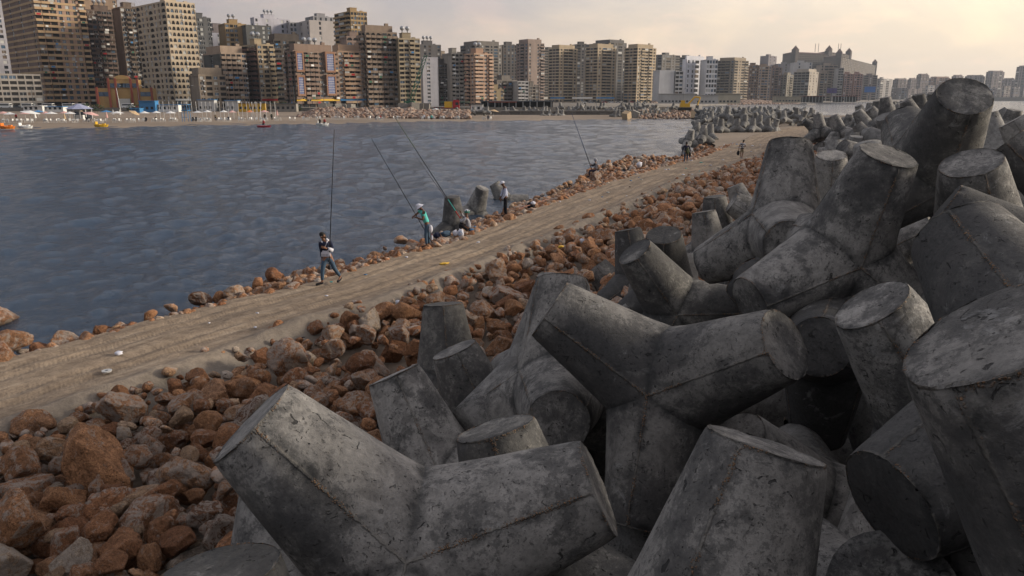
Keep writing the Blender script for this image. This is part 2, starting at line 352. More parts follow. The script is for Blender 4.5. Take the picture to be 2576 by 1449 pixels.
# spit core
bay=[(-600,1050),(-330,930),(0,838),(100,842),(200,825),(290,803),(420,772),(480,757),(600,737),(640,705),(700,684),(800,664),(920,630),(1010,605),(1100,592),(1180,565),(1220,545),(1290,512),(1340,503),(1400,476),(1450,455),(1500,434),(1560,410),(1620,397),(1690,396),(1740,388),(1765,372),(1735,352),(1722,338),(1745,322),(1850,318),(1930,310),(1940,303),(1700,298)]
POLY=[tuple(G(u,v,0))[:2] for u,v in bay]+[(130,300),(110,235),(98,190),(86,145),(66,92),(46,50),(24,10),(14,-14),(-16,-14),(-22,-2)]
PA=np.array(POLY)
gx=np.arange(-40,136,.8);gy=np.arange(-14,262,.8);X,Y=np.meshgrid(gx,gy)
ins=np.zeros(X.shape,bool);dist=np.full(X.shape,1e9)
for i in range(len(PA)):
    a=PA[i];b=PA[(i+1)%len(PA)]
    c=(a[1]>Y)!=(b[1]>Y)
    with np.errstate(divide='ignore',invalid='ignore'): xx=(b[0]-a[0])*(Y-a[1])/(b[1]-a[1]+1e-12)+a[0]
    ins^=c&(X<xx)
    ab=b-a;t=np.clip(((X-a[0])*ab[0]+(Y-a[1])*ab[1])/(ab@ab+1e-9),0,1);dist=np.minimum(dist,np.hypot(X-a[0]-t*ab[0],Y-a[1]-t*ab[1]))
sd=np.where(ins,dist,-dist)
Z=np.clip(sd*.45,-2.2,.62)+RNG.normal(0,.03,X.shape)
Ls=L_[::4];Rs=R_[::4];mk=(Y<96)&(Y>-2)&(sd>-1)
px,py=X[mk],Y[mk];ii=np.argmin((px[:,None]-Ls[None,:,0])**2+(py[:,None]-Ls[None,:,1])**2,1)
ee=(Rs-Ls)[ii];ee=ee/np.linalg.norm(ee[:,:2],axis=1)[:,None];tt=(px-Ls[ii,0])*ee[:,0]+(py-Ls[ii,1])*ee[:,1]
zz=Z[mk];Z[mk]=np.where(tt<0,np.minimum(zz,np.where(py<23,.45+tt*.5,.6+tt*.24)),zz)
V=np.stack([X,Y,Z],-1).reshape(-1,3);nx=len(gx);ny=len(gy)
I=(np.arange(ny-1)[:,None]*nx+np.arange(nx-1)[None,:]).ravel();F=np.stack([I,I+1,I+nx+1,I+nx],1)
keep=(sd.ravel()[F].max(1)>-5);F=F[keep]
tag(obj('ground',fastmesh('ground',V,F,M['soil'],True)),kind='structure')
# sandy flat left of the road's far bend
flat=[G(1762,398,.93),G(1860,382,.93),G(1960,366,.93),G(2030,342,.93),G(2080,326,.93),G(2060,315,.93),G(1960,320,.93),G(1860,326,.93),G(1790,334,.93),G(1775,350,.93),G(1800,365,.93),G(1790,385,.93)]
c=sum(flat,Vector())/len(flat);V=[c]+flat;
mb=mesh('sand_flat',V,[(0,1+(i+1)%12,1+i) for i in range(12)],M['beach']);tag(obj('sand_flat',mb),kind='structure')
# mainland: rows from the waterline inland
WL=[(-900,352),(-400,334),(0,325.5),(300,320.5),(500,315.5),(800,312),(1000,307),(1400,302),(1750,299)]
row0=[G(u,v,0) for u,v in WL]
row1=[p+Vector((p.x*.12,p.y*.12,.75)) for p in row0];row1[-1].z=.9
row2=[at(u,y,.95) for (u,v),y in zip(WL,(300,312,318,318,318,318,320,330,345))]
row3=[at(u,y,1.9) for (u,v),y in zip(WL,(301,313,319,319,319,319,321,331,346))]
def lerp(a,b,t):return a+(b-a)*t
rows=[[p-Vector((0,0,1.5))-Vector((p.x,p.y,0)).normalized()*25 for p in row0],row0,[lerp(a,b,.5) for a,b in zip(row0,row1)],row1,row2]
o=obj('beach',polyline_sheet('beach',rows,M['beach']));tag(o,kind='structure')
coast=[(-900,301),(-400,313),(0,319),(300,319),(500,319),(800,319),(1000,321),(1400,331),(1740,346),(1765,420),(1768,600),(1850,760),(1960,900),(2080,1050),(2200,1230),(2400,1420),(2700,1480),(3200,1500)]
ra=[at(u,y,1.88) for u,y in coast];rb=[Vector((p.x-60,p.y*1.0+14000-p.y,4)) if i>0 else Vector((-9000,14000,4)) for i,p in enumerate(ra)]
rb=[Vector((-9000+18000*i/(len(ra)-1),13000,6)) for i in range(len(ra))]
skirt=[p-Vector((0,0,2.6)) for p in ra]
o=obj('city_ground',polyline_sheet('city_ground',[skirt,ra,rb],M['city'],False));tag(o,kind='structure')
# promenade wall along the street edge above the beach
mb=MB()
for a,b in zip(ra[1:8],ra[2:9]):
    d=(b-a);l=d.length;ex=d.normalized();ey=Vector((-ex.y,ex.x,0));mb.frame(a,ex,ey)
    mb.box(0,l-.004,-.45,-.05,-1.2,.55,M['block']) 
    for k in range(int(l/4)): mb.box(k*4+.4,k*4+.7,-.52,-.45,-1.1,.6,M['block'])
tag(mb.build('promenade_wall'),'long low beige retaining wall between the beach and the street','wall')

# ---------------------------------------------------------------- tetrapods
H=2.4;TL=.643*H;RE=.151*H;SLP=(.235-.151)/.477
AX=[Vector((0,0,1)),Vector((math.sqrt(8)/3,0,-1/3)),Vector((-math.sqrt(2)/3,math.sqrt(2/3),-1/3)),Vector((-math.sqrt(2)/3,-math.sqrt(2/3),-1/3))]
def tetra_mesh(name,na,nt_,m,seed=0,fine=False):
    V=[];F=[];W=[];JT=[];rnd=random.Random(seed)
    def nz(p,s): return mnoise.noise(p*s+Vector((seed*7.1,3,1)))
    for li,a in enumerate(AX):
        o=[b for b in AX if b is not a]
        e1=(o[0]-a*a.dot(o[0])).normalized();e2=a.cross(e1)
        az=[math.atan2(b.dot(e2),b.dot(e1)) for b in o]
        base=len(V)
        for j in range(nt_+1):
            for i in range(na):
                ph=2*math.pi*i/na;e=e1*math.cos(ph)+e2*math.sin(ph)
                cm=max(math.cos(ph-z) for z in az)*.9428
                # intersection with the bisector plane: t=.75 r cm ; r=RE+(TL-t)*SLP
                ts=.75*cm*(RE+TL*SLP)/(1+.75*cm*SLP)
                s=j/nt_; t=ts+(TL-ts)*(s**.9)
                r=RE+(TL-t)*SLP
                ds=min(abs(math.atan2(math.sin(ph-z-math.pi),math.cos(ph-z-math.pi))) for z in az)
                w=.4
                if fine:
                    sw=ds*r
                    ridge=math.exp(-(sw/.013)**2);p0=a*t+e*r
                    r+=ridge*(.007+.006*nz(p0,9))+.006*nz(p0,3)
                    rim=math.exp(-((TL-t)/.035)**2);chip=max(0,nz(p0,5)-.12)*.09
                    r-=rim*(.008+chip+.010*nz(p0,21));w=min(w,sw,TL-t)
                    if s<.16: r+=.012*(1-s/.16)
                V.append(a*t+e*r);W.append(w);JT.append(min(.4,(t-ts)))
        for j in range(nt_):
            for i in range(na):
                k=(i+1)%na;F.append((base+j*na+i,base+j*na+k,base+(j+1)*na+k,base+(j+1)*na+i))
        # end cap
        rings=[(.975,.012),(.93,.006),(.8,.003),(.5,0),(.2,0)] if fine else [(.5,0)]
        prev=base+nt_*na
        for q,(f,dz) in enumerate(rings):
            b=len(V)
            for i in range(na):
                ph=2*math.pi*i/na;e=e1*math.cos(ph)+e2*math.sin(ph);p=a*TL+e*RE*f
                hgt=(.01*nz(p,6)+.006*nz(p,17)) if fine else 0
                if q==0 and fine: hgt=-.014-.02*max(0,nz(p,8))+.0
                if q==1 and fine: hgt+=.0
                if q==0 and fine: hgt+=.012
                V.append(p+a*hgt);W.append(min(.4,RE*(1-f)));JT.append(.4)
            for i in range(na):
                k=(i+1)%na;F.append((prev+i,prev+k,b+k,b+i))
            prev=b
        c=len(V);V.append(a*TL);W.append(.4);JT.append(.4)
        for i in range(na):F.append((prev+i,prev+(i+1)%na,c,c))
    quads=[f for f in F if f[2]!=f[3]];tris=[f[:3] for f in F if f[2]==f[3]]
    me=mesh(name,V,quads+tris,m,None,True)
    at_=me.attributes.new('wear','FLOAT','POINT');at_.data.foreach_set('value',np.array(W,np.float32));at_=me.attributes.new('joint','FLOAT','POINT');at_.data.foreach_set('value',np.array(JT,np.float32))
    bm=__import__('bmesh').new();bm.from_mesh(me);__import__('bmesh').ops.remove_doubles(bm,verts=bm.verts,dist=.0015)
    __import__('bmesh').ops.recalc_face_normals(bm,faces=bm.faces)
    for e in bm.edges:
        if len(e.link_faces)==2 and e.calc_face_angle(0)>math.radians(38): e.smooth=False
    bm.to_mesh(me);bm.free();return me
TM=[tetra_mesh('tetrapod',132,28,M['conc'],s,True) for s in range(3)]
TD=TM[1].copy();TD.materials[0]=M['conc_dark'];DARK=('R1','R2','R3','I','O','Lx','M','S2','X2','J','S5','B')  # S5 is toned darker to stand in for shade its sunlit top lacks
TF=tetra_mesh('tetrapod_small',26,4,M['conc_far'])
TFm=tetra_mesh('tetrapod_mid',40,6,M['conc'])
HER={"A": [-0.787, 5.046, 3.152, 0.931, 0.029, -0.364, -0.011], "B": [-1.525, 3.747, 2.29, 0.291, -0.082, 0.042, 0.952], "C": [1.697, 7.921, 3.399, -0.817, -0.075, 0.48, 0.311], "D": [4.513, 10.293, 4.366, -0.245, 0.038, -0.188, 0.95], "E": [4.533, 12.583, 4.313, -0.391, 0.02, -0.191, -0.9], "Fx": [4.258, 6.86, 3.383, -0.755, 0.191, 0.246, -0.578], "G": [2.695, 2.552, 4.398, 0.212, -0.306, -0.004, 0.928], "Hh": [1.084, 3.889, 3.032, -0.904, 0.049, -0.181, -0.385], "I": [3.666, 4.641, 4.595, 0.097, 0.8, 0.135, -0.576], "J": [3.172, 4.27, 2.731, 0.171, 0.083, -0.092, -0.978], "K": [3.61, 8.401, 1.627, -0.871, -0.236, 0.304, 0.305], "Lx": [4.293, 9.913, 3.302, 0.369, 0.02, -0.624, 0.689], "M": [6.209, 8.294, 4.435, 0.035, 0.428, -0.258, -0.866], "N": [6.249, 9.872, 4.347, 0.925, 0.179, -0.15, -0.301], "O": [6.433, 11.833, 5.404, -0.704, -0.225, 0.296, -0.605], "Q": [8.176, 19.761, 3.646, -0.781, -0.082, 0.145, -0.602], "R1": [3.312, 15.798, 2.368, 0.765, 0.087, -0.169, 0.615], "R2": [3.29, 14.605, 2.435, -0.899, -0.177, 0.284, 0.281], "R3": [3.505, 20.696, 1.449, 0.195, 0.081, -0.091, -0.973], "R4": [6.239, 23.376, 1.553, 0.778, -0.111, -0.029, 0.618], "R5": [6.956, 25.333, 1.774, -0.785, 0.055, 0.047, -0.615], "R6": [10.603, 34.097, 1.265, 0.134, 0.189, -0.11, -0.967], "R7": [8.443, 24.448, 2.464, -0.167, -0.48, 0.167, 0.845], "Sx": [0.628, 9.509, 2.703, -0.662, 0.185, 0.166, 0.707], "Sy": [0.463, 10.604, 2.46, 0.405, -0.077, 0.039, -0.91], "S2": [-1.153, 13.154, 1.337, -0.666, 0.079, -0.039, -0.741], "S3": [-0.304, 11.032, 1.319, -0.378, -0.163, 0.113, 0.904], "S4": [-0.962, 9.308, 1.526, 0.588, -0.235, -0.034, 0.773], "S5": [0.276, 5.974, 2.203, 0.705, -0.167, -0.032, 0.688], "S7": [3.528, 22.645, 0.273, -0.682, 0.331, 0.123, -0.641], "W": [2.783, 4.71, 2.385, -0.942, -0.266, 0.129, 0.161], "X1": [6.975, 10.523, 2.827, 0.048, 0.285, -0.227, -0.93], "Y1": [7.131, 15.48, 3.167, -0.755, 0.089, -0.478, 0.44], "X2": [8.682, 11.561, 4.724, -0.028, 0.306, -0.24, -0.921], "X3": [27.42, 45.104, 4.577, -0.806, 0.024, -0.355, 0.473], "X4": [26.192, 41.246, 4.347, 0.847, 0.061, 0.078, -0.523], "X5": [13.462, 19.346, 4.67, 0.015, -0.257, 0.148, 0.955], "m1": [26.985, 68.134, 3.567, 0.075, 0.089, -0.06, -0.991], "m2": [30.47, 75.339, 3.093, 0.897, 0.054, 0.006, -0.438], "m3": [27.366, 64.988, 3.623, 0.885, 0.067, -0.189, -0.419], "m4": [37.437, 87.229, 3.152, 0.888, 0.052, 0.066, -0.452], "m5": [27.162, 59.568, 4.216, -0.073, -0.286, 0.083, 0.952], "m6": [35.857, 79.746, 4.31, -0.879, -0.115, 0.193, 0.42], "m7": [37.247, 79.97, 4.612, -0.885, -0.088, 0.032, 0.456], "m8": [26.732, 55.682, 4.978, -0.044, -0.096, 0.003, 0.994], "m9": [36.244, 76.072, 4.517, 0.83, 0.067, -0.198, 0.517], "m10": [31.134, 64.667, 4.408, 0.837, 0.105, -0.141, 0.518], "m11": [25.001, 48.301, 4.965, 0.813, -0.179, -0.183, 0.522], "m12": [26.219, 50.114, 5.182, 0.874, 0.069, -0.099, -0.47], "m13": [42.893, 80.679, 5.469, -0.832, -0.129, 0.166, -0.513], "m14": [46.761, 89.528, 4.705, -0.041, -0.252, 0.067, 0.964], "m15": [31.284, 77.358, 1.558, -0.896, -0.092, 0.016, 0.434], "m16": [27.086, 64.851, 1.877, 0.894, 0.091, -0.025, -0.437], "m17": [30.751, 75.397, 2.292, 0.891, 0.141, -0.017, -0.431], "m18": [20.606, 47.438, 2.553, -0.066, -0.13, -0.113, 0.983], "m19": [19.891, 42.793, 3.411, -0.746, -0.034, 0.263, -0.61], "m20": [25.131, 54.494, 3.426, 0.051, 0.281, -0.163, -0.944], "m21": [30.979, 64.327, 3.458, 0.862, 0.141, 0.1, -0.476], "m22": [10.337, 21.809, 3.774, 0.832, -0.019, -0.161, 0.53], "m23": [14.22, 30.401, 3.983, -0.766, -0.312, 0.458, 0.324], "m25": [33.594, 71.226, 3.448, -0.067, -0.283, 0.088, 0.953], "m26": [28.356, 59.884, 4.462, -0.066, -0.317, 0.098, 0.941], "m27": [34.457, 88.817, 3.083, -0.175, -0.89, 0.42, 0.035], "m28": [31.027, 65.269, 2.822, -0.877, -0.142, 0.006, 0.458], "P1": [-2.836, 37.013, 0.3, 0.3, 0.032, 0.036, -0.953], "P2": [-2.138, 43.178, 0.138, -0.669, -0.196, -0.03, -0.717], "P3": [-0.4, 50.12, -0.315, 0.967, -0.001, -0.254, 0.011], "A2": [-2.591, 7.512, 1.129, -0.41, 0.055, 0.219, 0.884]}
HLAB=dict(
Sy="tetrapod with a tall pale leg standing behind the central one",A2="tetrapod leg standing half hidden left behind the wide V",
A="broad tetrapod at the bottom edge, two legs forming a wide V",
B="tetrapod under the bottom left edge showing only its flat worn top beside the red rocks",
C="big central tetrapod, two legs in a V and one pointing down",
D="tall pale tetrapod with a pitted upright leg and a thick leg lying left",
E="upright tetrapod with a blackened right half, its round leg end facing the viewer",
Fx="tetrapod with a tilted pale end and orange rim, right of the dark gap",
G="nearest tetrapod cut by the right edge, pale flat end with orange gravel rim",
Hh="pale upright tetrapod at the bottom, split by a vertical seam with a damp stain",
I="tetrapod at the lower right with a black round leg end facing left",
J="tetrapod leg with a light flat top under the nearest one at the lower right",
K="dark tetrapod lying behind the pale seamed one, long leg sloping to the right",
Lx="tetrapod with a dark round end facing the viewer in the black gap",
M="heavy mossy tetrapod leg lying at the right edge with a crusted seam",
N="tetrapod with a big round rough top below the tallest one at the right",
O="tallest tetrapod against the sky with a dark stained round end and rusty rim",
Q="rounded pale tetrapod leg wedged between the blackened one and the pitted one",
R1="squat black-sided tetrapod with a round rough top in front of the red rocks",
R2="black tetrapod with a tilted round end, long leg running down to the right",
R3="upright tetrapod with a slanting mossy top, left of two round topped ones",
R4="upright tetrapod with a slanted top in front of the leg that lies leftward",
R5="small upright tetrapod with a flat mossy top at the edge of the red rocks",
R6="farthest pale upright leg on the red rocks left of the blackened tetrapod",
R7="tetrapod lying on its side with a dark end next to the red rocks",
Sx="tetrapod behind the V pair, rounded dark leg end toward the viewer",
S2="smooth upright tetrapod standing alone at the left end of the pile on red rocks",
S3="tetrapod with a tilted pale top and an orange seam running down its face",
S4="leaning tetrapod with a blackened slanting top behind the wide V",
S5="tetrapod stump with a chipped sloping pale end just above the wide V",
S7="brown stained tetrapod leg leaning right in front of the red rocks",
W="tetrapod top poking up at the bottom edge below the black round end",
X1="tetrapod hidden in the shadow behind the mossy leg at the right",
Y1="tetrapod leg wedged under the mossy leg beside the pitted upright one",
X2="mossy tetrapod with a sharp upper corner at the right edge below the water",
X5="dark tetrapod lying at the right edge just under the far water",
X3="small tetrapod leg lying right of the tallest one before the water",
X4="small rounded tetrapod leg at the right edge before the water",
X6="tetrapod deep in the black hollow behind the pale seamed one",
P1="tetrapod standing in the water behind the man with the patterned cap",
P2="upright tetrapod at the waterline between its two neighbours near the fishermen",
P3="tetrapod with one leg tilted left and one lying right behind the man in white cap",
m22="tetrapod with a wide flat oval top just behind the pale pitted one",
m19="tetrapod with a round rough top left of the big speckled leg",
m18="low tetrapod with a small pale oval top near the bend of the road",
m23="broad rounded tetrapod leg lying left of the wide flat oval top",
)
TET=[] # (loc,quat,meshkind,label,group)
def radial(q,i): return q@AX[i]
for n,v in HER.items():
    big=not(n.startswith('m') or n.startswith('P') or n in('X3','X4'))
    TET.append([Vector(v[:3]),Quaternion(v[3:]),'h' if big or n in('m22','m23','m18','m19') else 'm',HLAB.get(n),"concrete tetrapods heaped on the breakwater",n])
rt=random.Random(5)
def rq(up=None):
    q=Quaternion([rt.gauss(0,1) for _ in range(4)]);q.normalize();return q
def standq(tilt=.12):
    return Quaternion((0,0,1),rt.uniform(0,6.28))@Quaternion((1,0,0),rt.gauss(0,tilt)) if True else None
def far_enough(p,dmin):
    for t in TET:
        if (t[0]-p).length_squared<dmin*dmin:return False
    return True
FOOT=[(2,-1.8),(5,-1.2),(9,-.6),(14,.2),(20,4.2),(24,7.4),(34,11.6),(45,17),(60,24),(77,31.5),(90,36),(110,47),(135,62)]
fx=lambda y:float(np.interp(y,[a for a,b in FOOT],[b for a,b in FOOT]))
G1="concrete tetrapods heaped on the breakwater"
cand=[]
for layer,(off,z0,yr) in enumerate([((.6,13),1.25,(2,135)),((2.5,11),2.75,(24,135)),((5.,9),4.2,(30,132))]):
    for _ in range(5200 if layer==0 else 3000):
        y=rt.uniform(*yr);o=rt.uniform(*off);x=fx(y)+o*(1 if y>16 else .8)
        # pile thins and lowers toward its far end
        if layer==2 and rt.random()<.25:continue
        z=z0+rt.uniform(-.25,.3)
        if y<24: z=min(z,1.1)
        p=Vector((x,y,z))
        if layer>0:
            u,v,d=proj(p+Vector((0,0,1.6)))
            if v<252: continue
        if not far_enough(p,1.85 if y<24 else 1.95):continue
        q=standq(.3) if rt.random()<.35 else rq()
        TET.append([p,q,'f' if y>28 else 'm',None,G1,None])
for zz in (1.2,2.8,4.3):  # unseen tetrapods off to the right, added to block the sun
    for _ in range(500):
        y=rt.uniform(-5,13);x=rt.uniform(3.5,17);p=Vector((x,y,zz+rt.uniform(-.2,.2)));u,v,d=proj(p)
        if p.length<3 or (d>0 and u<2576+1900/max(d,.5) and (v<1449+1900/max(d,.5)) and zz>1.5) :continue
        if y>9 and x<9.5:continue
        if not far_enough(p,1.9):continue
        TET.append([p,rq(),'f',None,G1,None])
n1=len(TET)
# row on the bay side of the road bend, and the mass behind it
G2="tetrapods standing in a row on the bay side of the road"
for u,y,z,rz,tl in [(1733,97,1.3,0,.35),(1768,98,1.7,2.2,.1),(1752,101,2.0,.3,.0),(1785,106,1.6,1.,.05),(1813,126,1.75,.2,0),(1854,128,1.75,1.3,.03),(1893,128,1.75,2.2,.02),(1931,129,1.75,.9,0),(1948,131,1.6,.5,.3),(1800,132,1.9,.5,.1),(1836,133,2.1,1.9,.2),(1872,133,2.3,.2,.1),(1908,134,2.2,.8,.15),(1828,137,3.6,.8,.1),(1866,138,3.4,.5,.3),(1840,112,-9,0,0)]:
    if z<-5:continue
    q=Quaternion((0,0,1),rz)@Quaternion((1,.3,0),tl);TET.append([at(u,y,z-.15),q,'m' if y<104 else 'f',None,G2,None])
for _ in range(3000):
    u=rt.uniform(1752,2062);y=rt.uniform(136,235);lay=rt.choice((0,0,1));z=1.2+lay*1.35
    if y<165 and u<1960 and y<141:continue
    if u>1975 and y<150:continue
    p=at(u,y,z+rt.uniform(-.2,.3))
    if not far_enough(p,2.3):continue
    TET.append([p,standq(.25) if rt.random()<.6 else rq(),'f',None,"far tetrapods heaped where the breakwater meets the shore",None])
    if sum(1 for t in TET if t[4].startswith('far'))>115:break
G3="tetrapods along the old sea wall behind the beach"
for u,y,z in [(1365,255,.8),(1383,256,1.1),(1402,256,1.1),(1414,257,1.)]+[(1545+i*11.5,250+(i%3)*2,.9+.1*(i%2)) for i in range(11)]:
    TET.append([at(u,y,z),standq(.15),'f',None,G3,None])
for _ in range(900):
    u=rt.triangular(1235,1745,1620);y=rt.uniform(270,292);z=rt.choice((1.9,1.9,3.2)) if u>1400 else 1.9
    p=at(u,y,z)
    if not far_enough(p,2.4):continue
    TET.append([p,standq(.3) if rt.random()<.6 else rq(),'f',None,G3,None])
    if sum(1 for t in TET if t[4]==G3)>80:break
# tetrapods at the left by the rubble bank
for u in (1042,1058,1076,1100,1152,1190,1214,1226): TET.append([at(u,252,1.9 if u<1160 else 2.1),rq(),'f',None,G3,None])
from mathutils.bvhtree import BVHTree
def pool_visible():
    V=[];F=[];own=[];tv=np.array([tuple(v.co) for v in TF.vertices]);tf=[tuple(p.vertices) for p in TF.polygons]
    for k,t in enumerate(TET):
        R=np.array(t[1].to_matrix());b=len(V);V.extend(map(tuple,tv@R.T+np.array(t[0])));F.extend([tuple(i+b for i in f) for f in tf]);own+= [k]*len(tf)
    bvh=BVHTree.FromPolygons(V,F);vis=[0]*len(TET);cam=Vector((0,0,CZ))
    for k,t in enumerate(TET):
        pts=[t[0]+(t[1]@a)*TL*f for a in AX for f in (1.,.6)]
        for p in pts:
            u,v,d=proj(p)
            if not(-10<u<2590 and -10<v<1460):continue
            dr=(p-cam).normalized();h=bvh.ray_cast(cam,dr)
            if h[2] is not None and own[h[2]]==k: vis[k]+=1
    return vis,bvh
VIS,TBVH=pool_visible()
order=sorted([k for k in range(len(TET)) if VIS[k]>0],key=lambda k:-VIS[k]**.5/proj(TET[k][0])[2] if TET[k][5] is None else -99)
indiv=set(order[:296])
SIDE=["with one leg straight up","lying with two legs up","tipped toward the road","tipped away to the sea"]
rest=[]
lm={'h':TM,'m':[TFm],'f':[TF]}
glab={G1:"grey tetrapod in the heaped breakwater pile right of the road",G2:"tetrapod standing on the sand in the row left of the road bend",G3:"small tetrapod by the old sea wall behind the beach"}
cnt=0
for k,t in enumerate(TET):
    if k in indiv:
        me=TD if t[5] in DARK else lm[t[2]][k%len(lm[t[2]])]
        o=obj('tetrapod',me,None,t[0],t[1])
        g=t[4];base=glab.get(g,"far tetrapod in the mass beyond the road bend")
        lab=t[3]
        if lab is None:
            lab=base
            d=t[0].y
            if g==G1: lab="grey tetrapod in the breakwater pile, "+("near" if d<30 else "middle distance" if d<75 else "far")+" part beside the road";g=g+", "+("near" if d<30 else "middle" if d<75 else "far")+" part"
        tag(o,lab,'tetrapod',g);cnt+=1
    else: rest.append(k)
tv=np.array([tuple(v.co) for v in TF.vertices]);q4=[list(p.vertices)+[p.vertices[-1]]*(4-len(p.vertices)) for p in TF.polygons]
VV=[];FF=[]
for k in rest:
    t=TET[k];R=np.array(t[1].to_matrix());b=len(VV)*len(tv);VV.append(tv@R.T+np.array(t[0]));FF+= [[i+b for i in f] for f in q4]
if rest:
    me=mesh('tetrapod_heap',np.concatenate(VV),[tuple(dict.fromkeys(f)) for f in FF],M['conc_far'],None,True)
    tag(obj('tetrapod_heap',me),'dense heap of further grey tetrapods filling the breakwater','tetrapods',kind='stuff')
print('TETRA',len(TET),'indiv',cnt,'rest',len(rest))
# ---------------------------------------------------------------- rocks
def ico(sub):
    import bmesh
    bm=bmesh.new();bmesh.ops.create_icosphere(bm,subdivisions=sub,radius=1);V=np.array([tuple(v.co) for v in bm.verts]);F=np.array([[v.index for v in f.verts] for f in bm.faces]);bm.free();return V,F
def rock_shape(sub,seed):
    V,F=ico(sub);r=np.random.default_rng(seed);n=r.normal(size=(r.integers(8,12),3));n/=np.linalg.norm(n,axis=1)[:,None];d=r.uniform(.5,.92,len(n))
    q=V@n.T;q=np.where(q>.05,d/np.maximum(q,.05),9.);s=np.sort(q,1);k=60.
    rad=-np.log(np.exp(-k*q).sum(1)+np.exp(-k*1.05))/k
    P=V*rad[:,None]
    o=seed*5.3
    nn=np.array([mnoise.fractal(Vector(p)*1.7+Vector((o,0,0)),.9,2.,5 if sub>3 else 3) for p in P])
    rg=np.array([abs(mnoise.noise(Vector(p)*3.1+Vector((0,o,0)))) for p in P])
    rg2=np.array([abs(mnoise.noise(Vector(p)*6.3+Vector((o,9,0)))) for p in P]) if sub>2 else 0
    P=P*(1+.075*nn-.06*rg-.05*rg2)[:,None]
    P*=np.array([1.,r.uniform(.7,.95),r.uniform(.55,.85)])
    return P/np.abs(P).max(),F
RH=[rock_shape(5,s+20) for s in range(10)];RL=[rock_shape(2,s+50) for s in range(12)];RMd=[rock_shape(3,s+80) for s in range(8)]
RHm=[fastmesh('rock',p,f,M['rock'],True) for p,f in RH]
for m_ in RHm+TM:
    pass
PR=[(-80,1090),(0,1080),(150,1040),(300,1000),(420,940),(560,885),(640,850),(800,806),(900,778),(1000,742),(1100,708),(1200,675),(1300,626),(1400,589),(1500,550),(1600,505),(1700,460),(1800,429),(1900,402),(1960,376),(2040,352),(2070,352),(2100,400),(2000,560),(1850,700),(1700,850),(1500,1000),(1300,1200),(1100,1500),(-80,1560)]
PL=[(-80,830),(0,828),(60,848),(190,845),(260,815),(300,810),(370,785),(430,766),(500,738),(600,728),(640,692),(700,668),(790,645),(870,632),(920,618),(1010,592),(1100,602),(1180,556),(1240,530),(1290,495),(1340,490),(1400,455),(1450,436),(1500,412),(1560,390),(1640,384),(1700,386),(1745,378),(1770,360),(1722,350),(1740,335),(1800,340),(1850,350),(1850,370),(1790,392),(1740,405),(1700,413),(1640,425),(1560,447),(1480,482),(1400,510),(1300,545),(1230,575),(1180,602),(1060,632),(900,668),(860,685),(790,715),(700,740),(600,750),(520,765),(400,795),(300,825),(200,852),(120,880),(0,908),(-80,925)]
rr=np.random.default_rng(77);ROCKS=[]
def rock(p,s,kind):ROCKS.append((p,s,rr.uniform(0,1),rr.normal(size=4),kind))
class Hash:
    f=.64
    def __init__(s,c):s.c=c;s.d={}
    def ok(s,x,y,r):
        k=(int(x//s.c),int(y//s.c))
        for i in(-1,0,1):
            for j in(-1,0,1):
                for (a,b,q) in s.d.get((k[0]+i,k[1]+j),()):
                    if (a-x)**2+(b-y)**2<(s.f*(r+q))**2:return False
        s.d.setdefault(k,[]).append((x,y,r));return True
hs=[Hash(1.4),Hash(1.4)]
def edge_t(x,y):
    i=int(np.argmin((R_[:,0]-x)**2+(R_[:,1]-y)**2));return math.hypot(R_[i,0]-x,R_[i,1]-y)
fixed=[]
def put(u,v,z,s,kind='right',lab=None,flat=.8):
    p=G(u,v,z);hs[0].ok(p.x,p.y,s*.9);ROCKS.append((p,s,rr.uniform(0,1) ,rr.normal(size=4),kind,lab))
# stones that can be told apart
put(240,1178,1.25,.9,lab="largest boulder, brown and pitted, among the red rocks at the left")
put(655,1010,1.0,.42,lab="long pale-topped red rock beside the bottom V shaped tetrapod's tip")
put(925,965,1.1,.4,lab="large dark speckled red rock behind the leaning blackened tetrapod")
put(1050,830,1.,.33);put(75,1078,.95,.42);put(535,1015,.95,.3,lab="white mottled rock on the slope below the road edge")
put(300,1290,1.0,.5);put(370,1330,1.0,.45);put(510,1340,1.,.42);put(470,1230,1.,.36);put(60,1240,1.,.42);put(200,1420,1.05,.45);put(40,1340,1.05,.5)

for a in ((28,858,.55,.5),(8,890,.6,.4),(98,882,.55,.38),(70,905,.6,.25),(165,872,.55,.38),(232,858,.6,.26),(262,838,.4,.3),(300,825,.5,.2),(375,797,.5,.25),(432,772,.5,.22),(505,755,.5,.42),(552,748,.5,.25),(588,742,.6,.36),(0,800,.1,.6),(650,715,.5,.3),(690,695,.5,.34),(1012,605,.5,.36)): put(a[0],a[1],a[2],a[3],'left')
put(850,1020,1.05,.38);put(800,980,1.,.35);put(580,1270,1.,.36)
for n in range(52000):
    big=rr.random()
    y=5+ (rr.random()**1.5)*112;x=rr.uniform(-14,50)
    if y<14: x=rr.uniform(-14,3)
    u,v,d=proj((x,y,.8))
    if d<0 or not inpoly(u,v,PR):continue
    t=edge_t(x,y)
    s=rr.lognormal(-1.45,.4);s=min(max(s,.1),.5)
    if t<1.3: s*=.62
    if y>60: s*=1.1
    lay=0 if rr.random()<.5 else 1
    if not hs[lay].ok(x,y,s):continue
    z=.62+min(t,6)*.05+(0.3 if lay else 0.)+rr.uniform(-.06,.1)+s*.25
    ROCKS.append((Vector((x,y,z)),s,rr.uniform(0,1),rr.normal(size=4),'right',None))
hl=Hash(1.4);hl.f=.46
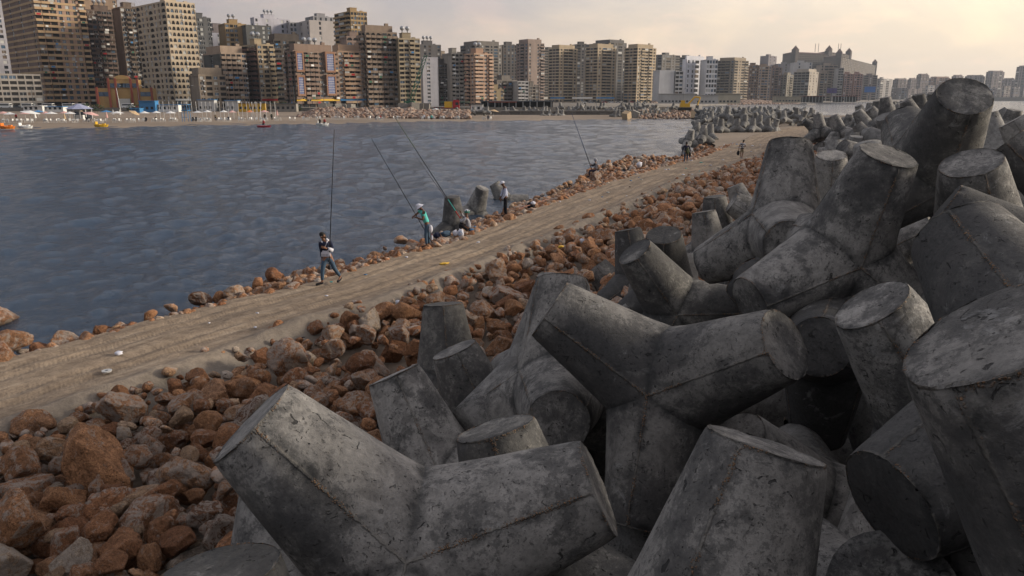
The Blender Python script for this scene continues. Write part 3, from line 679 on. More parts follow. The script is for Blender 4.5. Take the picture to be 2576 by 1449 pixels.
for n in range(26000):
    i=rr.integers(0,NS);e=(R_[i]-L_[i]);e/=np.linalg.norm(e[:2]);t=rr.uniform(-2.3,.12);x,y=L_[i][0]+e[0]*t,L_[i][1]+e[1]*t;u,v,d=proj((x,y,.8))
    if y>95 or (170<u<640 and t<-.9 and rr.random()<.6):continue
    s=min(max(rr.lognormal(-1.6,.4),.1),.4)
    if 170<u<600:s*=.75
    if not hl.ok(x,y,s):continue
    ROCKS.append((Vector((x,y,(max(.0,.9-(-t)*.3-t*t*.2) if y<23 else .88+.2*t)+rr.uniform(-.1,.12)*(1 if u>600 else .4))),s,rr.uniform(0,1),rr.normal(size=4),'left',None))
for n in range(26000):
    y=8+(rr.random()**1.3)*120;x=rr.uniform(-22,46);u,v,d=proj((x,y,.6))
    if d<0 or not inpoly(u,v,PL):continue
    s=min(max(rr.lognormal(-1.6,.38),.11),.45)
    if u>1700:s*=1.15
    if not hl.ok(x,y,s):continue
    i=int(np.argmin((L_[:,0]-x)**2+(L_[:,1]-y)**2));e=R_[i]-L_[i];e=e/np.linalg.norm(e[:2]);t=(x-L_[i][0])*e[0]+(y-L_[i][1])*e[1]
    zb=(.42 if y>88 else max(.0,.75+.38*min(0,t)) if y<23 else max(.1,.72+.22*min(0,t)))
    ROCKS.append((Vector((x,y,zb+rr.uniform(-.12,.2)+s*.2)),s,rr.uniform(0,1),rr.normal(size=4),'left',None))
cam=Vector((0,0,CZ));sc=[]
for i,R in enumerate(ROCKS):
    p,s=R[0],R[1];u,v,d=proj(p)
    if not(-20<u<2600 and v<1490) or d<0:sc.append(0);continue
    dr=(p+Vector((0,0,s*.5))-cam);h=TBVH.ray_cast(cam,dr.normalized())
    if h[0] is not None and h[3]<dr.length-.3 and R[5] is None:sc.append(0);continue
    sc.append(s/d)
od=sorted(range(len(ROCKS)),key=lambda i:-sc[i]-(99 if ROCKS[i][5] else 0));ind=set(od[:300])
col=[("dark red-brown","a"),("red-brown","b"),("orange-brown","c"),("dark brown","d"),("light brown","e"),("red-brown","f"),("greyish tan","g")]
sV=[];sF=[];sR=[];nb=0
for i,R in enumerate(ROCKS):
    p,s,rnd,q,kind,lab=R;qq=Quaternion(q);qq.normalize()
    # keep the long axes near the ground
    e=Quaternion((0,0,1),rnd*40)@Quaternion((1,0,0),(q[0])*.45)@Quaternion((0,1,0),q[1]*.45)
    if i in ind:
        o=obj('rock',RHm[i%10],None,p,e);o.scale=(s,s,s)
        if i==0:o.scale=(.72,.72,.62);o.rotation_euler=(.15,0,.5);o.rotation_mode='XYZ'
        u,v,d=proj(p)
        if lab is None:
            size="large" if s>.36 else ("medium" if s>.24 else "small")
            if kind=='right':
                z="at the bottom left corner" if v>1150 else ("on the slope below the road" if u<1000 else "between the road and the tetrapods")
            else: z="on the bay shore left of the road" if u<700 else "on the bay shore by the fishermen"
            lab="%s red-brown limestone rock %s"%(size,z);g="%s rocks %s"%(size,z)
        else:g="rocks of the rubble slope"
        tag(o,lab,'rock',g)
    else:
        P,F=(RMd if s/max(1,p.length)>.007 else RL)[i%8]
        Rm=np.array(e.to_matrix());sV.append(P*s@Rm.T+np.array(p));sF.append(F+nb);nb+=len(P);sR.append(np.full(len(P),rnd))
tag(obj('rubble',fastmesh('rubble',np.concatenate(sV),np.concatenate(sF),M['rocks'],False,dict(rnd=np.concatenate(sR)))),'loose red-brown limestone rubble filling the slopes beside the road','rubble',kind='stuff')
print('ROCKS',len(ROCKS))
# rubble banks near the far beach
def bank(name,label,fn,n,smin,smax):
    V=[];F=[];R=[];b=0
    for _ in range(n):
        p=fn();s=rr.uniform(smin,smax);P,Fc=RL[rr.integers(0,12)];a=rr.uniform(0,6.28);c,sn=math.cos(a),math.sin(a);Rm=np.array([[c,-sn,0],[sn,c,0],[0,0,1]])
        V.append(P*s@Rm.T+np.array(p));F.append(Fc+b);b+=len(P);R.append(np.full(len(P),rr.uniform(0,.05)))
    tag(obj(name,fastmesh(name,np.concatenate(V),np.concatenate(F),M['rocks'],False,dict(rnd=np.concatenate(R)))),label,'rubble',kind='stuff')
def f1():
    u=rr.uniform(750,1180);k=rr.uniform(0,1);h=2.6*min(1,(u-740)/60)*(1 if u<1040 else .75);y=228+k*14;return tuple(at(u,y,.5+h*(k**.8)))
bank('rubble_bank','bank of brown quarry rubble rising behind the beach chairs',f1,1500,.35,1.0)
def f2():
    u=rr.uniform(1600,1765);k=rr.uniform(0,1);return tuple(at(u,238+k*30,.3+1.7*k))
bank('rubble_mound','loose rubble around the excavator at the end of the sea wall',f2,260,.3,.9)
def f3():
    u=rr.uniform(1640,2010);k=rr.uniform(0,1);y=620+ (u-1640)*.5+k*30;return tuple(at(u,y,.2+3.2*k*(1 if u<1900 else max(.2,1-(u-1900)/130))))
bank('rock_revetment','long low reddish rock revetment along the far shore',f3,2600,.8,1.9)

# ---------------------------------------------------------------- city
rc=random.Random(21)
WM={}
def wm(c,d=.5):
    k=(tuple(round(x,2) for x in c),d)
    if k not in WM:WM[k]=wall_mat('wall_paint',c,d)
    return WM[k]
PANES={}
def pane(w,h,m):
    k=(round(w,1),round(h,1),m.name)
    if k not in PANES:
        b=MB();b.box(-w/2,w/2,0,.06,0,h,m)
        if m.name!='recess_shade':b.box(-w/2,w/2,.06,.1,0,.08,M['gw']).box(-w/2,w/2,.06,.1,h-.08,h,M['gw']).box(-.05,.05,.06,.1,.08,h-.08,M['gw'])
        PANES[k]=b.me('window')
    return PANES[k]
def rndpane(pal):
    r=rc.random()
    return pal[0] if r<.6 else pal[1] if r<.68 else pal[2] if r<.84 else pal[3]
BG="apartment blocks lining the bay"
def tanks(b,x,y,z,n=3,r=1.1):
    for i in range(n): b.tube((x+i*2.6*r,y,z),(x+i*2.6*r,y,z+1.2*r),r*.25,M['pole'],n=6);b.ball((x+i*2.6*r,y,z+1.9*r),r,M['tank'],10,6)
def building(uL,uC,uR,vT,y,a,fl,bays,col,label,dirt=.5,baysL='w.w',base=1.9,trim=None,top='hut',name='apartment_building',near=None,shop=None,pal=None,arc=False,thick=.45,cat='building',sideCol=None,band=None):
    """corner at bearing uC, front face runs right along angle a until bearing uR, side face runs back until bearing uL"""
    if uL<uC-.5 and y<700: a=max(a,46 if uC<500 else 42 if uC<760 else 36)
    if uC-uL<=8 and y<1600: uL=uC;a=8-math.degrees(math.atan((uC-1288)/FU*CP))+(8 if uC<1100 else 14)
    if y>1600:a=24
    a=math.radians(a);near=(y<520) if near is None else near
    C=at(uC,y,base);zt=zat(vT,y);Hh=zt-base
    def hit(u,dx,dy,lim):
        k=(u-1288)/FU/ CP*1.0
        k=(u-1288)/FU*CP      # x=k*y near the horizon
        den=dx-k*dy
        if abs(den)<1e-4:return lim
        t=(k*C.y-C.x)/den
        return lim if (t<=0 or t>lim) else max(t,3.)
    t1=(math.cos(a),math.sin(a));t2=(-math.sin(a),math.cos(a))
    W=hit(uR,t1[0],t1[1],160);D=hit(uL,t2[0],t2[1],80) if uL<uC-.5 else 14.
    ex=Vector((t1[0],t1[1],0));nF=Vector((t1[1],-t1[0],0));eb=Vector((t2[0],t2[1],0));nL=Vector((-t1[0],-t1[1],0))
    root=empty(name,C,0);I=Matrix.Identity(4)
    wallm=wm(col,dirt);trm=wm(trim,dirt*.7) if trim else wallm;sm=wm(sideCol,dirt) if sideCol else wallm  # some left faces have their shade put into sideCol
    pal=pal or (M['gd'],M['gs'],M['gb'],M['gp'])
    S=MB();R=.35;nbal=0
    # core
    S.frame((0,0,0),ex,eb).box(R,W-R,R,D-R,0,Hh-.1,wallm)
    fh=Hh/fl;wins=[];bals=[]
    def face(O,e,n,L,bs,depthsign,fm):
        # skin: e along the wall, n outward; y in [-R,0]
        S.frame(O,e,n)
        nb=len(bs);bw=L/nb
        # piers
        for i in range(nb+1):
            x0=max(0,i*bw-thick/2) if i else 0;x1=min(L,i*bw+thick/2) if i<nb else L
            S.box(x0,x1,-R-.01,.0 if i in(0,nb) else -.03,0,Hh,fm)
        for f in range(fl+1):
            z=f*fh
            z0=z-.25 if f else 0;z1=z+fh*.3 if f<fl else Hh+.5
            if f==0:z1=.4
            S.box(0,L,-R-.02,(.06 if band and f%band==0 else -.045),z0,min(z1,Hh+.6),trm if (band and f%band==0) else fm)
        for f in range(fl):
            for i,bt in enumerate(bs):
                xc=(i+.5)*bw;z=f*fh+fh*.3;wz=fh*.7-.26
                w=bw-thick-.1
                if f==0 and shop: continue
                if bt=='.': S.box(i*bw,(i+1)*bw,-R-.03,-.06,z-.1,z+wz+.2,fm);continue
                if bt=='w':
                    ww=min(w,1.7+.5*(bw>4.5))
                    if ww<w-.3:
                        for q in(-1,1): S.box(xc+q*(ww/2+(w-ww)/4+.05)-(w-ww)/4-.1,xc+q*(ww/2+(w-ww)/4+.05)+(w-ww)/4+.1,-R-.03,-.06,z-.1,z+wz+.2,fm)
                    wins.append((O+e*xc+n*(-R+.02),e,n,z,ww,wz,rndpane(pal)))
                    if near and rc.random()<.25: S.box(xc+ww*.2,xc+ww*.2+.8,.0,.4,z-.75,z-.2,M['gw'])
                elif bt=='b':
                    wins.append((O+e*xc+n*(-R+.02),e,n,z-.2,w,wz+.2,M['void'] if rc.random()<.72 else rndpane(pal)))  # dark pane stands in for the shade of a deeper loggia
                elif bt in'BW':
                    r=rc.random()
                    if r<.14: wins.append((O+e*xc+n*(.75),e,n,z,w,wz,rndpane(pal)))   # glazed-in balcony
                    else: wins.append((O+e*xc+n*(-R+.02),e,n,z-.2,w,wz+.2,M['void'] if r<.8 else rndpane(pal)))
                    bals.append((O,e,n,i*bw+.1,(i+1)*bw-.1 if not(bt=='W' and i+1<nb and bs[i+1]=='W') else (i+1)*bw+.1,f*fh,fh,trm if band else fm))
                if arc and bt!='.' :
                    # arch head: stepped spandrels
                    for q,(ww2,hh2) in enumerate(((.18,.5),(.32,.28),(.46,.12))):
                        for sg in(-1,1):
                            xx=xc+sg*(w/2-w*ww2/4);S.box(xx-w*ww2/4,xx+w*ww2/4,-.2,.02+.012*q,z+wz-hh2*1.6,z+wz-.02,fm)
    face(Vector((0,0,0)),ex,nF,W,bays,1,wallm)
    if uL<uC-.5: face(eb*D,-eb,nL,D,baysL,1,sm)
    # parapet back and roof pieces
    S.frame((0,0,0),ex,eb).box(0,W,D-.3,D,Hh-.2,Hh+.55,wallm).box(W-.3,W,0,D,0,Hh+.5,wallm).box(0,.3,.3,D,Hh-.2,Hh+.5,wallm)
    S.box(0,W,D-.4,D+.05,0,Hh,wallm)
    if near or len(wins)>0:
        pass
    if not near:
        for (o,e,n,z,w,h,m) in wins:
            S.frame(o,e,n).box(-w/2,w/2,0,.05,z,z+h,m)
        for (O,e,n,x0,x1,z,h,m) in bals:
            S.frame(O,e,n).box(x0,x1,0,1.,z-.2,z-.05,m).box(x0,x1,.9,1.02,z-.05,z+.85,m)
    S.build('wall',root)
    if near:
        if len(wins)>100:
            rc.shuffle(wins)
            B=MB()
            for (o,e,n,z,w,h,m) in wins[100:]: B.frame(o,e,n).box(-w/2,w/2,0,.06,z,z+h,m)
            tag(B.build('windows',root),kind='stuff');wins=wins[:100]
        for (o,e,n,z,w,h,m) in wins:
            wo=obj('window',pane(w,h,m),root,o+Vector((0,0,z)));wo.rotation_euler=(0,0,math.atan2(e.y,e.x)+ (math.pi if False else 0))
            # local +y must look outward
            if Vector((-e.y,e.x,0)).dot(n)<0: wo.scale=(1,-1,1)
        if len(bals)>100:
            B=MB()
            for (O,e,n,x0,x1,z,h,m) in bals[100:]: B.frame(O,e,n).box(x0,x1,0,1.1,z-.22,z-.05,m).box(x0,x1,.98,1.1,z-.05,z+.9,m).box(x0,x0+.1,.0,1.,z-.05,z+.9,m)
            tag(B.build('balconies',root),kind='stuff');bals=bals[:100]
        for (O,e,n,x0,x1,z,h,m) in bals:
            B=MB();B.frame(O,e,n).box(x0,x1,0,1.1,z-.22,z-.05,m).box(x0,x1,.98,1.1,z-.05,z+.9,m).box(x0,x0+.1,.0,1.,z-.05,z+.9,m)
            if rc.random()<.22: B.box(x0+.5,x0+1.4+rc.random(),1.1,1.14,z-.1,z+.7,rc.choice([M['blue'],M['tan'],M['white'],M['green'],M['gp'],M['red']]))
            B.build('balcony',root)
    if top:
        rf=MB().frame((0,0,Hh),ex,eb).box(.3,W-.3,.3,D-.35,-.12,.06,wallm).build('roof',root)
        B=MB();B.frame((0,0,Hh),ex,eb)
        if 'hut' in top: B.box(W*.3,W*.3+min(8,W*.4),D*.3,D*.3+5,-.0,3.1,wallm).box(W*.3-.2,W*.3+min(8,W*.4)+.2,D*.3-.2,D*.3+5.2,3.1,3.3,trm).build('roof_house',rf);B=MB().frame((0,0,Hh),ex,eb)
        if 'roof2' in top: B.box(W*.08,W*.92,2,D-2 if D>8 else D-1,-.0,3.4,wallm).build('top_storey',rf);B=MB().frame((0,0,Hh+(3.3 if 'roof2' in top else 0)),ex,eb)
        B.box(W*.7,W*.7+1.6,2,3.4,0,1.2,wallm)
        B.build('chimney',rf)
        if 'tank' in top:
            
            for i in range(3 if W>16 else 2):
                T=MB();T.frame((0,0,Hh+(3.3 if 'hut' in top or 'roof2' in top else .1)),ex,eb);tanks(T,W*.34+i*2.6,D*.4,0,1);T.build('water_tank',rf)
    if shop:
        B=MB();B.frame((0,0,0),ex,nF)
        B.box(.2,W-.2,.02,.5,3.,3.9,shop).box(.4,W-.4,-.2,.3,0,.35,M['block'])
        x=.6
        while x<W-3: B.box(x,x+2.4,-.28,.04,.35,2.9,rc.choice([M['gd'],M['gb'],M['gp'],M['void']]));x+=3.2
        B.build('shopfront',root)
    tag(root,label,cat,BG)
    return root,C,ex,nF,W,Hh,eb,D
tan=(.36,.28,.2);beige=(.5,.41,.3);lil=(.36,.35,.38);brn=(.17,.125,.1);gry=(.2,.2,.2);och=(.36,.25,.13);sal=(.37,.25,.19);dk=(.1,.085,.075);wht=(.52,.52,.54)
Bd=building
Bd(-110,-110,64,-60,440,18,24,'wwwwwww',lil,"lilac grey tower cut by the left edge of the picture",.5)
Bd(-60,-30,110,187,338,16,6,'bbbbbbb',(.33,.3,.27),"low unfinished concrete block with open floors at the far left",.55,baysL='bb',thick=.5,top=None)
B3=Bd(40,120,243,-70,385,19,23,'BWWwwwB',sal,"salmon tower with orange balcony bands near the left edge",.35,baysL='.w.w.w',trim=(.45,.31,.18),band=1,sideCol=(.2,.14,.11),top='hut')  # darker sideCol paints in the shade of the left face
Bd(225,236,322,-6,500,18,26,'.....w',(.27,.19,.13),"plain brick brown tower rising behind the salmon one",.3,baysL='.')
Bd(300,310,366,4,540,18,24,'.....',lil,"pale lilac blank tower top behind the dark block",.2,baysL='.')
Bd(238,246,330,25,430,24,20,'BwBWBwB',(.15,.11,.09),"dark brown block of stacked curved balconies behind the arched pavilion",.6,baysL='w',top='huttank')
Bd(322,330,378,19,418,20,20,'wBwB',(.17,.13,.1),"dark brown narrow block joined to the beige rounded tower",.6,baysL='w')
Bd(366,442,512,4,380,26,18,'wbbwbbw',beige,"beige tower with arched loggias and many small balconies",.22,baysL='bwwbwwb',shop=M['white'],arc=True,trim=(.46,.38,.29))
Bd(498,502,548,44,470,22,19,'.ww.w',(.13,.13,.13),"dark grey tower with a white painted patch behind the beige one",.5,baysL='.',top='hut')
Bd(540,545,586,84,500,20,16,'..w..',(.4,.4,.46),"plain lilac slab with a few windows between two taller blocks",.2,baysL='.',top=None)
Bd(538,543,590,69,540,20,18,'w.w',(.2,.17,.17),"brownish block seen behind the plain lilac slab",.4,baysL='.')
Bd(578,583,634,60,480,20,18,'wbw.w',och,"ochre block with a water tank left of the grey unfinished wall",.35,baysL='.',top='hut tank')
Bd(630,634,695,64,478,20,18,'.w.ww',(.13,.13,.125),"dark bare grey wall with white patches beside the ochre block",.5,baysL='.',top=None)
Bd(645,655,742,45,560,18,18,'w.w..ww',(.45,.44,.49),"pale lilac white block high behind with a tank on top",.3,baysL='w',top='huttank')
Bd(738,742,776,57,570,18,17,'ww.w',(.42,.41,.42),"pale narrow block with many little windows behind",.3,baysL='.',top=None)
Bd(765,790,852,52,560,18,17,'..w...',(.46,.42,.4),"pale windowless wall of a tower with one strip of windows",.2,baysL='w.w',top=None)
Bd(780,800,850,42,620,18,19,'wwww',(.3,.29,.3),"grey top floors behind the windowless pale wall",.4,baysL='w')
Bd(852,892,932,29,500,34,21,'wwwww',och,"tall ochre tower with glazed windows right of the pale walls",.3,baysL='BBB',top='hut')
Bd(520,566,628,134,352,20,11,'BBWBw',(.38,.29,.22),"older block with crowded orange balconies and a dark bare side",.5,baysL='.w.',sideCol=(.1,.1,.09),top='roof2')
Bd(500,506,572,190,340,17,6,'wbwb',(.27,.22,.17),"low shabby block with green shutters beside the crowded balconies",.6,baysL='w',top='roof2')
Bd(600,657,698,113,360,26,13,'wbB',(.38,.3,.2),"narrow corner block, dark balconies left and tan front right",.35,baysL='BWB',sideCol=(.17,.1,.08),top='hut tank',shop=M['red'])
Bd(694,700,770,101,398,22,14,'BwBw',(.12,.1,.085),"dark brown block in the gap left of the blue mosaic building",.6,baysL='w',top='roof2')
B19=Bd(722,746,854,129,346,20,12,'BwBWBwwwB',(.25,.18,.14),"orange brown block with two tall blue lattice window panels",.3,baysL='BwB',top='roof2 tank',shop=M['yellow'])
Bd(850,856,923,130,372,21,12,'wWWWw',(.42,.29,.2),"tan block of regular loggias right of the blue lattice panels",.25,baysL='w',top='roof2 hut',shop=M['blue'],pal=(M['gp'],M['gp'],M['gd'],M['gb']))
Bd(875,880,925,93,430,24,15,'bbb',(.3,.22,.18),"pinkish arched wing beside the arcaded balcony block",.4,baysL='w',arc=True)
Bd(908,926,1004,80,376,25,15,'BBBBBB',(.25,.19,.145),"brown block of round arched balconies standing on tall columns",.35,baysL='BB',arc=True,top='hut roof2',trim=(.3,.24,.18))
Bd(1000,1008,1060,98,380,28,15,'bbBb',(.38,.31,.21),"yellow beige block with a strong grid of ledges and a roof house",.3,baysL='b',top='hut tank',trim=(.42,.34,.23),band=1)
Bd(1050,1056,1112,113,540,30,17,'.ww.w',(.17,.16,.155),"dark grey block behind the white slab with tanks on top",.4,baysL='.',top='hut tank')
Bd(1060,1066,1104,146,400,28,13,'.w..',(.45,.45,.5),"narrow white slab wall with a single column of small windows",.25,baysL='w.',top=None)
Bd(1100,1106,1136,139,560,30,14,'w.w',(.36,.29,.22),"beige block far behind the white slab",.3,baysL='w')
Bd(1100,1106,1136,162,430,30,11,'BwB',(.11,.095,.085),"dark block of balconies right of the white slab",.5,baysL='w')
Bd(1132,1138,1166,135,425,30,13,'WbW',(.36,.33,.29),"worn pale block with broken plaster left of the salmon tower",.6,baysL='w')
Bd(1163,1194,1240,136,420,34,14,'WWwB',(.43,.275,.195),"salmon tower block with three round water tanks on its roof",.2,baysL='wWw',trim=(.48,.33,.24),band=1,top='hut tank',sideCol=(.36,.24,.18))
Bd(1160,1200,1264,113,640,34,19,'bwbwbw',(.2,.18,.16),"wide grey brown block high behind the salmon tower",.4,baysL='bwb',top='roof2 hut')
Bd(1258,1266,1304,114,660,38,19,'wwwb',(.17,.155,.145),"dark narrow block beside the pinkish brown tower",.4,baysL='b')
Bd(1298,1328,1368,109,620,36,19,'w.wW',(.3,.235,.2),"pinkish brown tower with a plain punched front",.3,baysL='wBw',top='hut roof2')
Bd(1238,1250,1302,203,470,32,7,'wWWb',(.2,.18,.16),"low grey apartment house before the pinkish brown tower",.5,baysL='w')
Bd(1298,1302,1330,206,468,32,7,'WWb',(.5,.49,.48),"low white balconied house beside the low grey one",.3,baysL='w',top=None)
Bd(1238,1241,1268,227,440,30,4,'w.w',(.38,.31,.2),"small beige house at the foot of the grey apartments",.3,baysL='w')
Bd(1328,1331,1356,218,480,32,6,'wbw',(.26,.23,.2),"small grey brown house between the white house and the towers",.4,baysL='w')
Bd(1352,1366,1418,126,780,38,20,'bwbB',(.17,.15,.13),"dark tower behind the first of three tan towers",.4,baysL='bw')
for (uL,uC,uR,v,lb) in ((1379,1405,1451,122,"first of three alike tan towers, left one, with a dark side"),(1471,1500,1547,119,"second of three alike tan towers, middle one, with a dark side"),(1568,1599,1646,120,"third of three alike tan towers, right one beside the white hotel")):
    Bd(uL,uC,uR,v,700,40,18,'wWWw' if uL<1500 else 'wWbWw',(.42,.335,.23),lb,.3,baysL='bwb',trim=(.46,.37,.26),band=1,sideCol=(.25,.19,.14),top='hut roof2')  # sideCol is the front tan darkened to paint in the side's shade
Bd(1440,1448,1480,112,820,40,20,'bwb',(.16,.145,.13),"dark slim tower between the first and second tan towers",.4,baysL='b')
Bd(1488,1530,1572,107,860,40,21,'bwbw',(.15,.14,.13),"dark wide tower top behind the second tan tower",.4,baysL='bwb',top='roof2 hut')
Bd(1640,1660,1706,138,950,42,18,'wbwb',(.17,.16,.15),"grey tower behind the white angular hotel annex",.35,baysL='wb',top='hut')
Bd(1696,1704,1745,145,1000,42,18,'bwb',(.15,.14,.135),"dark grey tower behind the white hotel",.35,baysL='w')
Bd(1650,1656,1694,178,640,38,8,'.....',(.55,.55,.56),"white angular annex with sloping blank walls",.2,baysL='w.w',top=None)
Bd(1690,1696,1716,180,642,38,8,'bb',(.42,.42,.43),"narrow white wing with dark glazing next to the angular annex",.2,baysL='.',top=None)
Bd(1712,1722,1775,150,660,42,9,'wwbww',(.62,.62,.66),"white hotel with long rows of windows and a dark roof terrace",.15,baysL='.',top='roof2')
BH=Bd(1764,1772,1801,151,655,46,9,'wwww',(.6,.6,.62),"rounded end wing of the white hotel",.15,baysL='w',top='hut')
Bd(1798,1842,1877,152,860,44,15,'bwbW',(.34,.28,.21),"tan and grey block right of the white hotel",.3,baysL='BWBw',top='hut roof2',sideCol=(.24,.21,.17))
Bd(1874,1880,1906,165,900,44,13,'wBwB',(.25,.18,.14),"brown block with small balconies right of the tan block",.4,baysL='w')
Bd(1898,1903,1936,168,900,44,13,'wbbw',(.36,.28,.22),"block with a pale blue glass strip down its front",.3,baysL='w',pal=(M['gb'],M['gd'],M['gp'],M['gb']))
Bd(1905,1925,1946,141,1300,44,16,'ww',(.22,.2,.21),"tall slim block standing high behind",.2,baysL='.',top='hut')
Bd(1930,1936,1962,171,950,44,13,'wBw',(.25,.18,.15),"red brown narrow block with white balconies",.4,baysL='w')
Bd(1955,1975,1998,189,950,44,11,'wBw',(.3,.27,.22),"lower grey beige block left of the striped office",.4,baysL='bw')
Bd(1944,1950,1992,161,1300,46,14,'w.w.w',(.21,.2,.21),"bluish grey block behind the striped office",.2,baysL='.')
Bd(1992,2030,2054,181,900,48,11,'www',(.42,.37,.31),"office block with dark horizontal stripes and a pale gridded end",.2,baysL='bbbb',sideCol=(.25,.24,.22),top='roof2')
Bd(1984,1990,2036,158,1100,46,12,'.w..w',(.45,.44,.44),"white block above the striped office",.2,baysL='.',top='hut')
Bd(2050,2056,2100,165,1020,46,13,'wWbW',(.34,.28,.23),"tan block with a rounded glazed front under the big resort",.3,baysL='w')
Bd(2054,2058,2088,185,930,46,11,'BwB',(.3,.25,.2),"brown block before the rounded glazed one",.4,baysL='w')
Bd(2098,2102,2116,172,1000,48,13,'WW',(.4,.38,.36),"very narrow pale block with many balconies",.4,baysL='w',top=None)
Bd(2113,2118,2141,187,1000,48,12,'wBw',(.4,.26,.22),"first of two pink stepped blocks, the left one",.2,baysL='.w')
Bd(2138,2143,2165,187,1005,48,12,'wBw',(.38,.25,.22),"second of two pink stepped blocks, the right one",.2,baysL='.w')
Bd(2160,2168,2202,190,1300,50,11,'bwb',(.22,.18,.16),"brown block at the foot of the resort's right wing",.3,baysL='w')
Bd(2192,2210,2240,198,1500,50,12,'BwBw',(.3,.28,.27),"greyish block right of the resort",.2,baysL='.w')
for (a,b_,v,y,lb) in ((2241,2279,201,1700,"hazy brown block right of the greyish one"),(2278,2301,200,1800,"hazy dark block with an antenna on top"),(2299,2331,189,1850,"hazy tall grey block in the far row"),(2330,2385,196,1900,"hazy wide orange brown block in the far row"),(2387,2417,192,1900,"hazy block just left of the tallest tetrapod"),(2420,2471,192,1950,"hazy block with a dark billboard behind the tallest tetrapod"),(2472,2518,181,1950,"hazy high block right of the tallest tetrapod"),(2515,2548,200,1900,"hazy low block with bright balconies"),(2546,2612,168,1900,"tall hazy block at the right edge")):
    Bd(a,a+(b_-a)*.35,b_,v,y,52,int((246-v)/4.2)+3,'wbwbw',(.24,.2,.19) if 'orange' not in lb else (.3,.2,.15),lb,.2,baysL='bwb',top='hut roof2')
# far resort complex
def resort():
    root=empty('hotel',at(2030,1550,1.9));o=root.location.copy()
    S=MB();c=wm((.11,.09,.08),.3);rf=plain('dark_roof',(.09,.045,.035),.8);wins=MB()
    def wing(u0,u1,v,y,a,nf,nb,nm):
        a=math.radians(a);C=at(u0,y,1.9)-o;k=(u1-1288)/FU*CP;dx,dy=math.cos(a),math.sin(a);W=(k*(C.y+o.y)-(C.x+o.x))/(dx-k*dy);Hh=zat(v,y)-1.9
        e=Vector((dx,dy,0));n=Vector((dy,-dx,0));w=MB();w.frame(C,e,n);w.box(0,W,-30,0,0,Hh,c);fh=Hh/nf;bw=W/nb
        for f in range(nf):
            for i in range(nb): w.box(i*bw+bw*.22,(i+1)*bw-bw*.22,.0,.3,f*fh+fh*.3,f*fh+fh*.82,M['gd'])
            w.box(0,W,.02,.7,f*fh-.15,f*fh+.12,c)
        w.build(nm,root)
        r=MB();r.frame(C,e,n);b=len(r.V);hh=3.5
        for p in((-1,2,0),(W+1,2,0),(W+1,-32,0),(-1,-32,0),(8,-12,hh),(W-8,-12,hh)): r.V.append(r.O+r.ex*p[0]+r.ey*p[1]+r.ez*(p[2]+Hh))
        r.F+=[(b,b+1,b+5,b+4),(b+1,b+2,b+5),(b+2,b+3,b+4,b+5),(b+3,b,b+4),(b+3,b+2,b+1,b)];r.M+=[r.mi(rf)]*5;r.build('roof',root)
        for x in(0,W-9):
            t=MB();t.frame(C,e,n).box(x,x+9,-9,1.5,Hh*.55,Hh+8,c).tube((x+4.5,-3.7,Hh+8),(x+4.5,-3.7,Hh+15),6.5,rf,.3,4);t.build('turret',root)
    wing(1990,2080,134,1560,30,24,22,'left_wing');wing(2076,2130,133,1620,48,24,12,'middle_wing');wing(2104,2196,143,1500,58,25,26,'right_wing')
    m=MB();
    for du in(2050,2058,2108,2114): p=at(du,1560,zat(131,1560))-o;m.tube(p,p+Vector((0,0,16)),.5,M['pole'],n=5)
    m.build('roof_mast',root)
    tag(root,"huge far resort hotel with dark red roofs and pointed corner turrets","hotel")
resort()
# blue lattice panels on the orange brown block
root,C,ex,nF,W,Hh,eb,D=B19
for (fa,fb,z0,z1) in ((.06,.17,.68,.97),(.06,.17,.25,.55),(.72,.88,.68,.98),(.72,.88,.26,.57)):
    P=MB();P.frame((0,0,0),ex,nF);x0,x1,a,b_=W*fa,W*fb,Hh*z0,Hh*z1
    P.box(x0,x1,1.0,1.15,a,b_,plain('blue_mosaic_glass',(.04,.07,.28),.3,.1) if 'blue_mosaic_glass' not in bpy.data.materials else bpy.data.materials['blue_mosaic_glass'])
    n=6 if fb-fa>.13 else 4
    for i in range(n+1): x=x0+(x1-x0)*i/n;P.box(x-.07,x+.07,1.15,1.22,a,b_,M['gw'])
    for i in range(8): z=a+(b_-a)*i/7;P.box(x0,x1,1.16,1.23,z-.07,z+.07,M['gw'])
    wmm=wm((.3,.17,.11),.2)
    P.box(x0-.7,x1+.7,0.02,.99,a-.9,b_+.9,wmm)
    P.box(x0-.7,x0,.99,1.4,a-.9,b_+.9,wmm).box(x1,x1+.7,.99,1.4,a-.9,b_+.9,wmm).box(x0,x1,.99,1.4,b_,b_+.9,wmm).box(x0,x1,.99,1.4,a-.9,a,wmm)
    P.build('lattice_window',root)
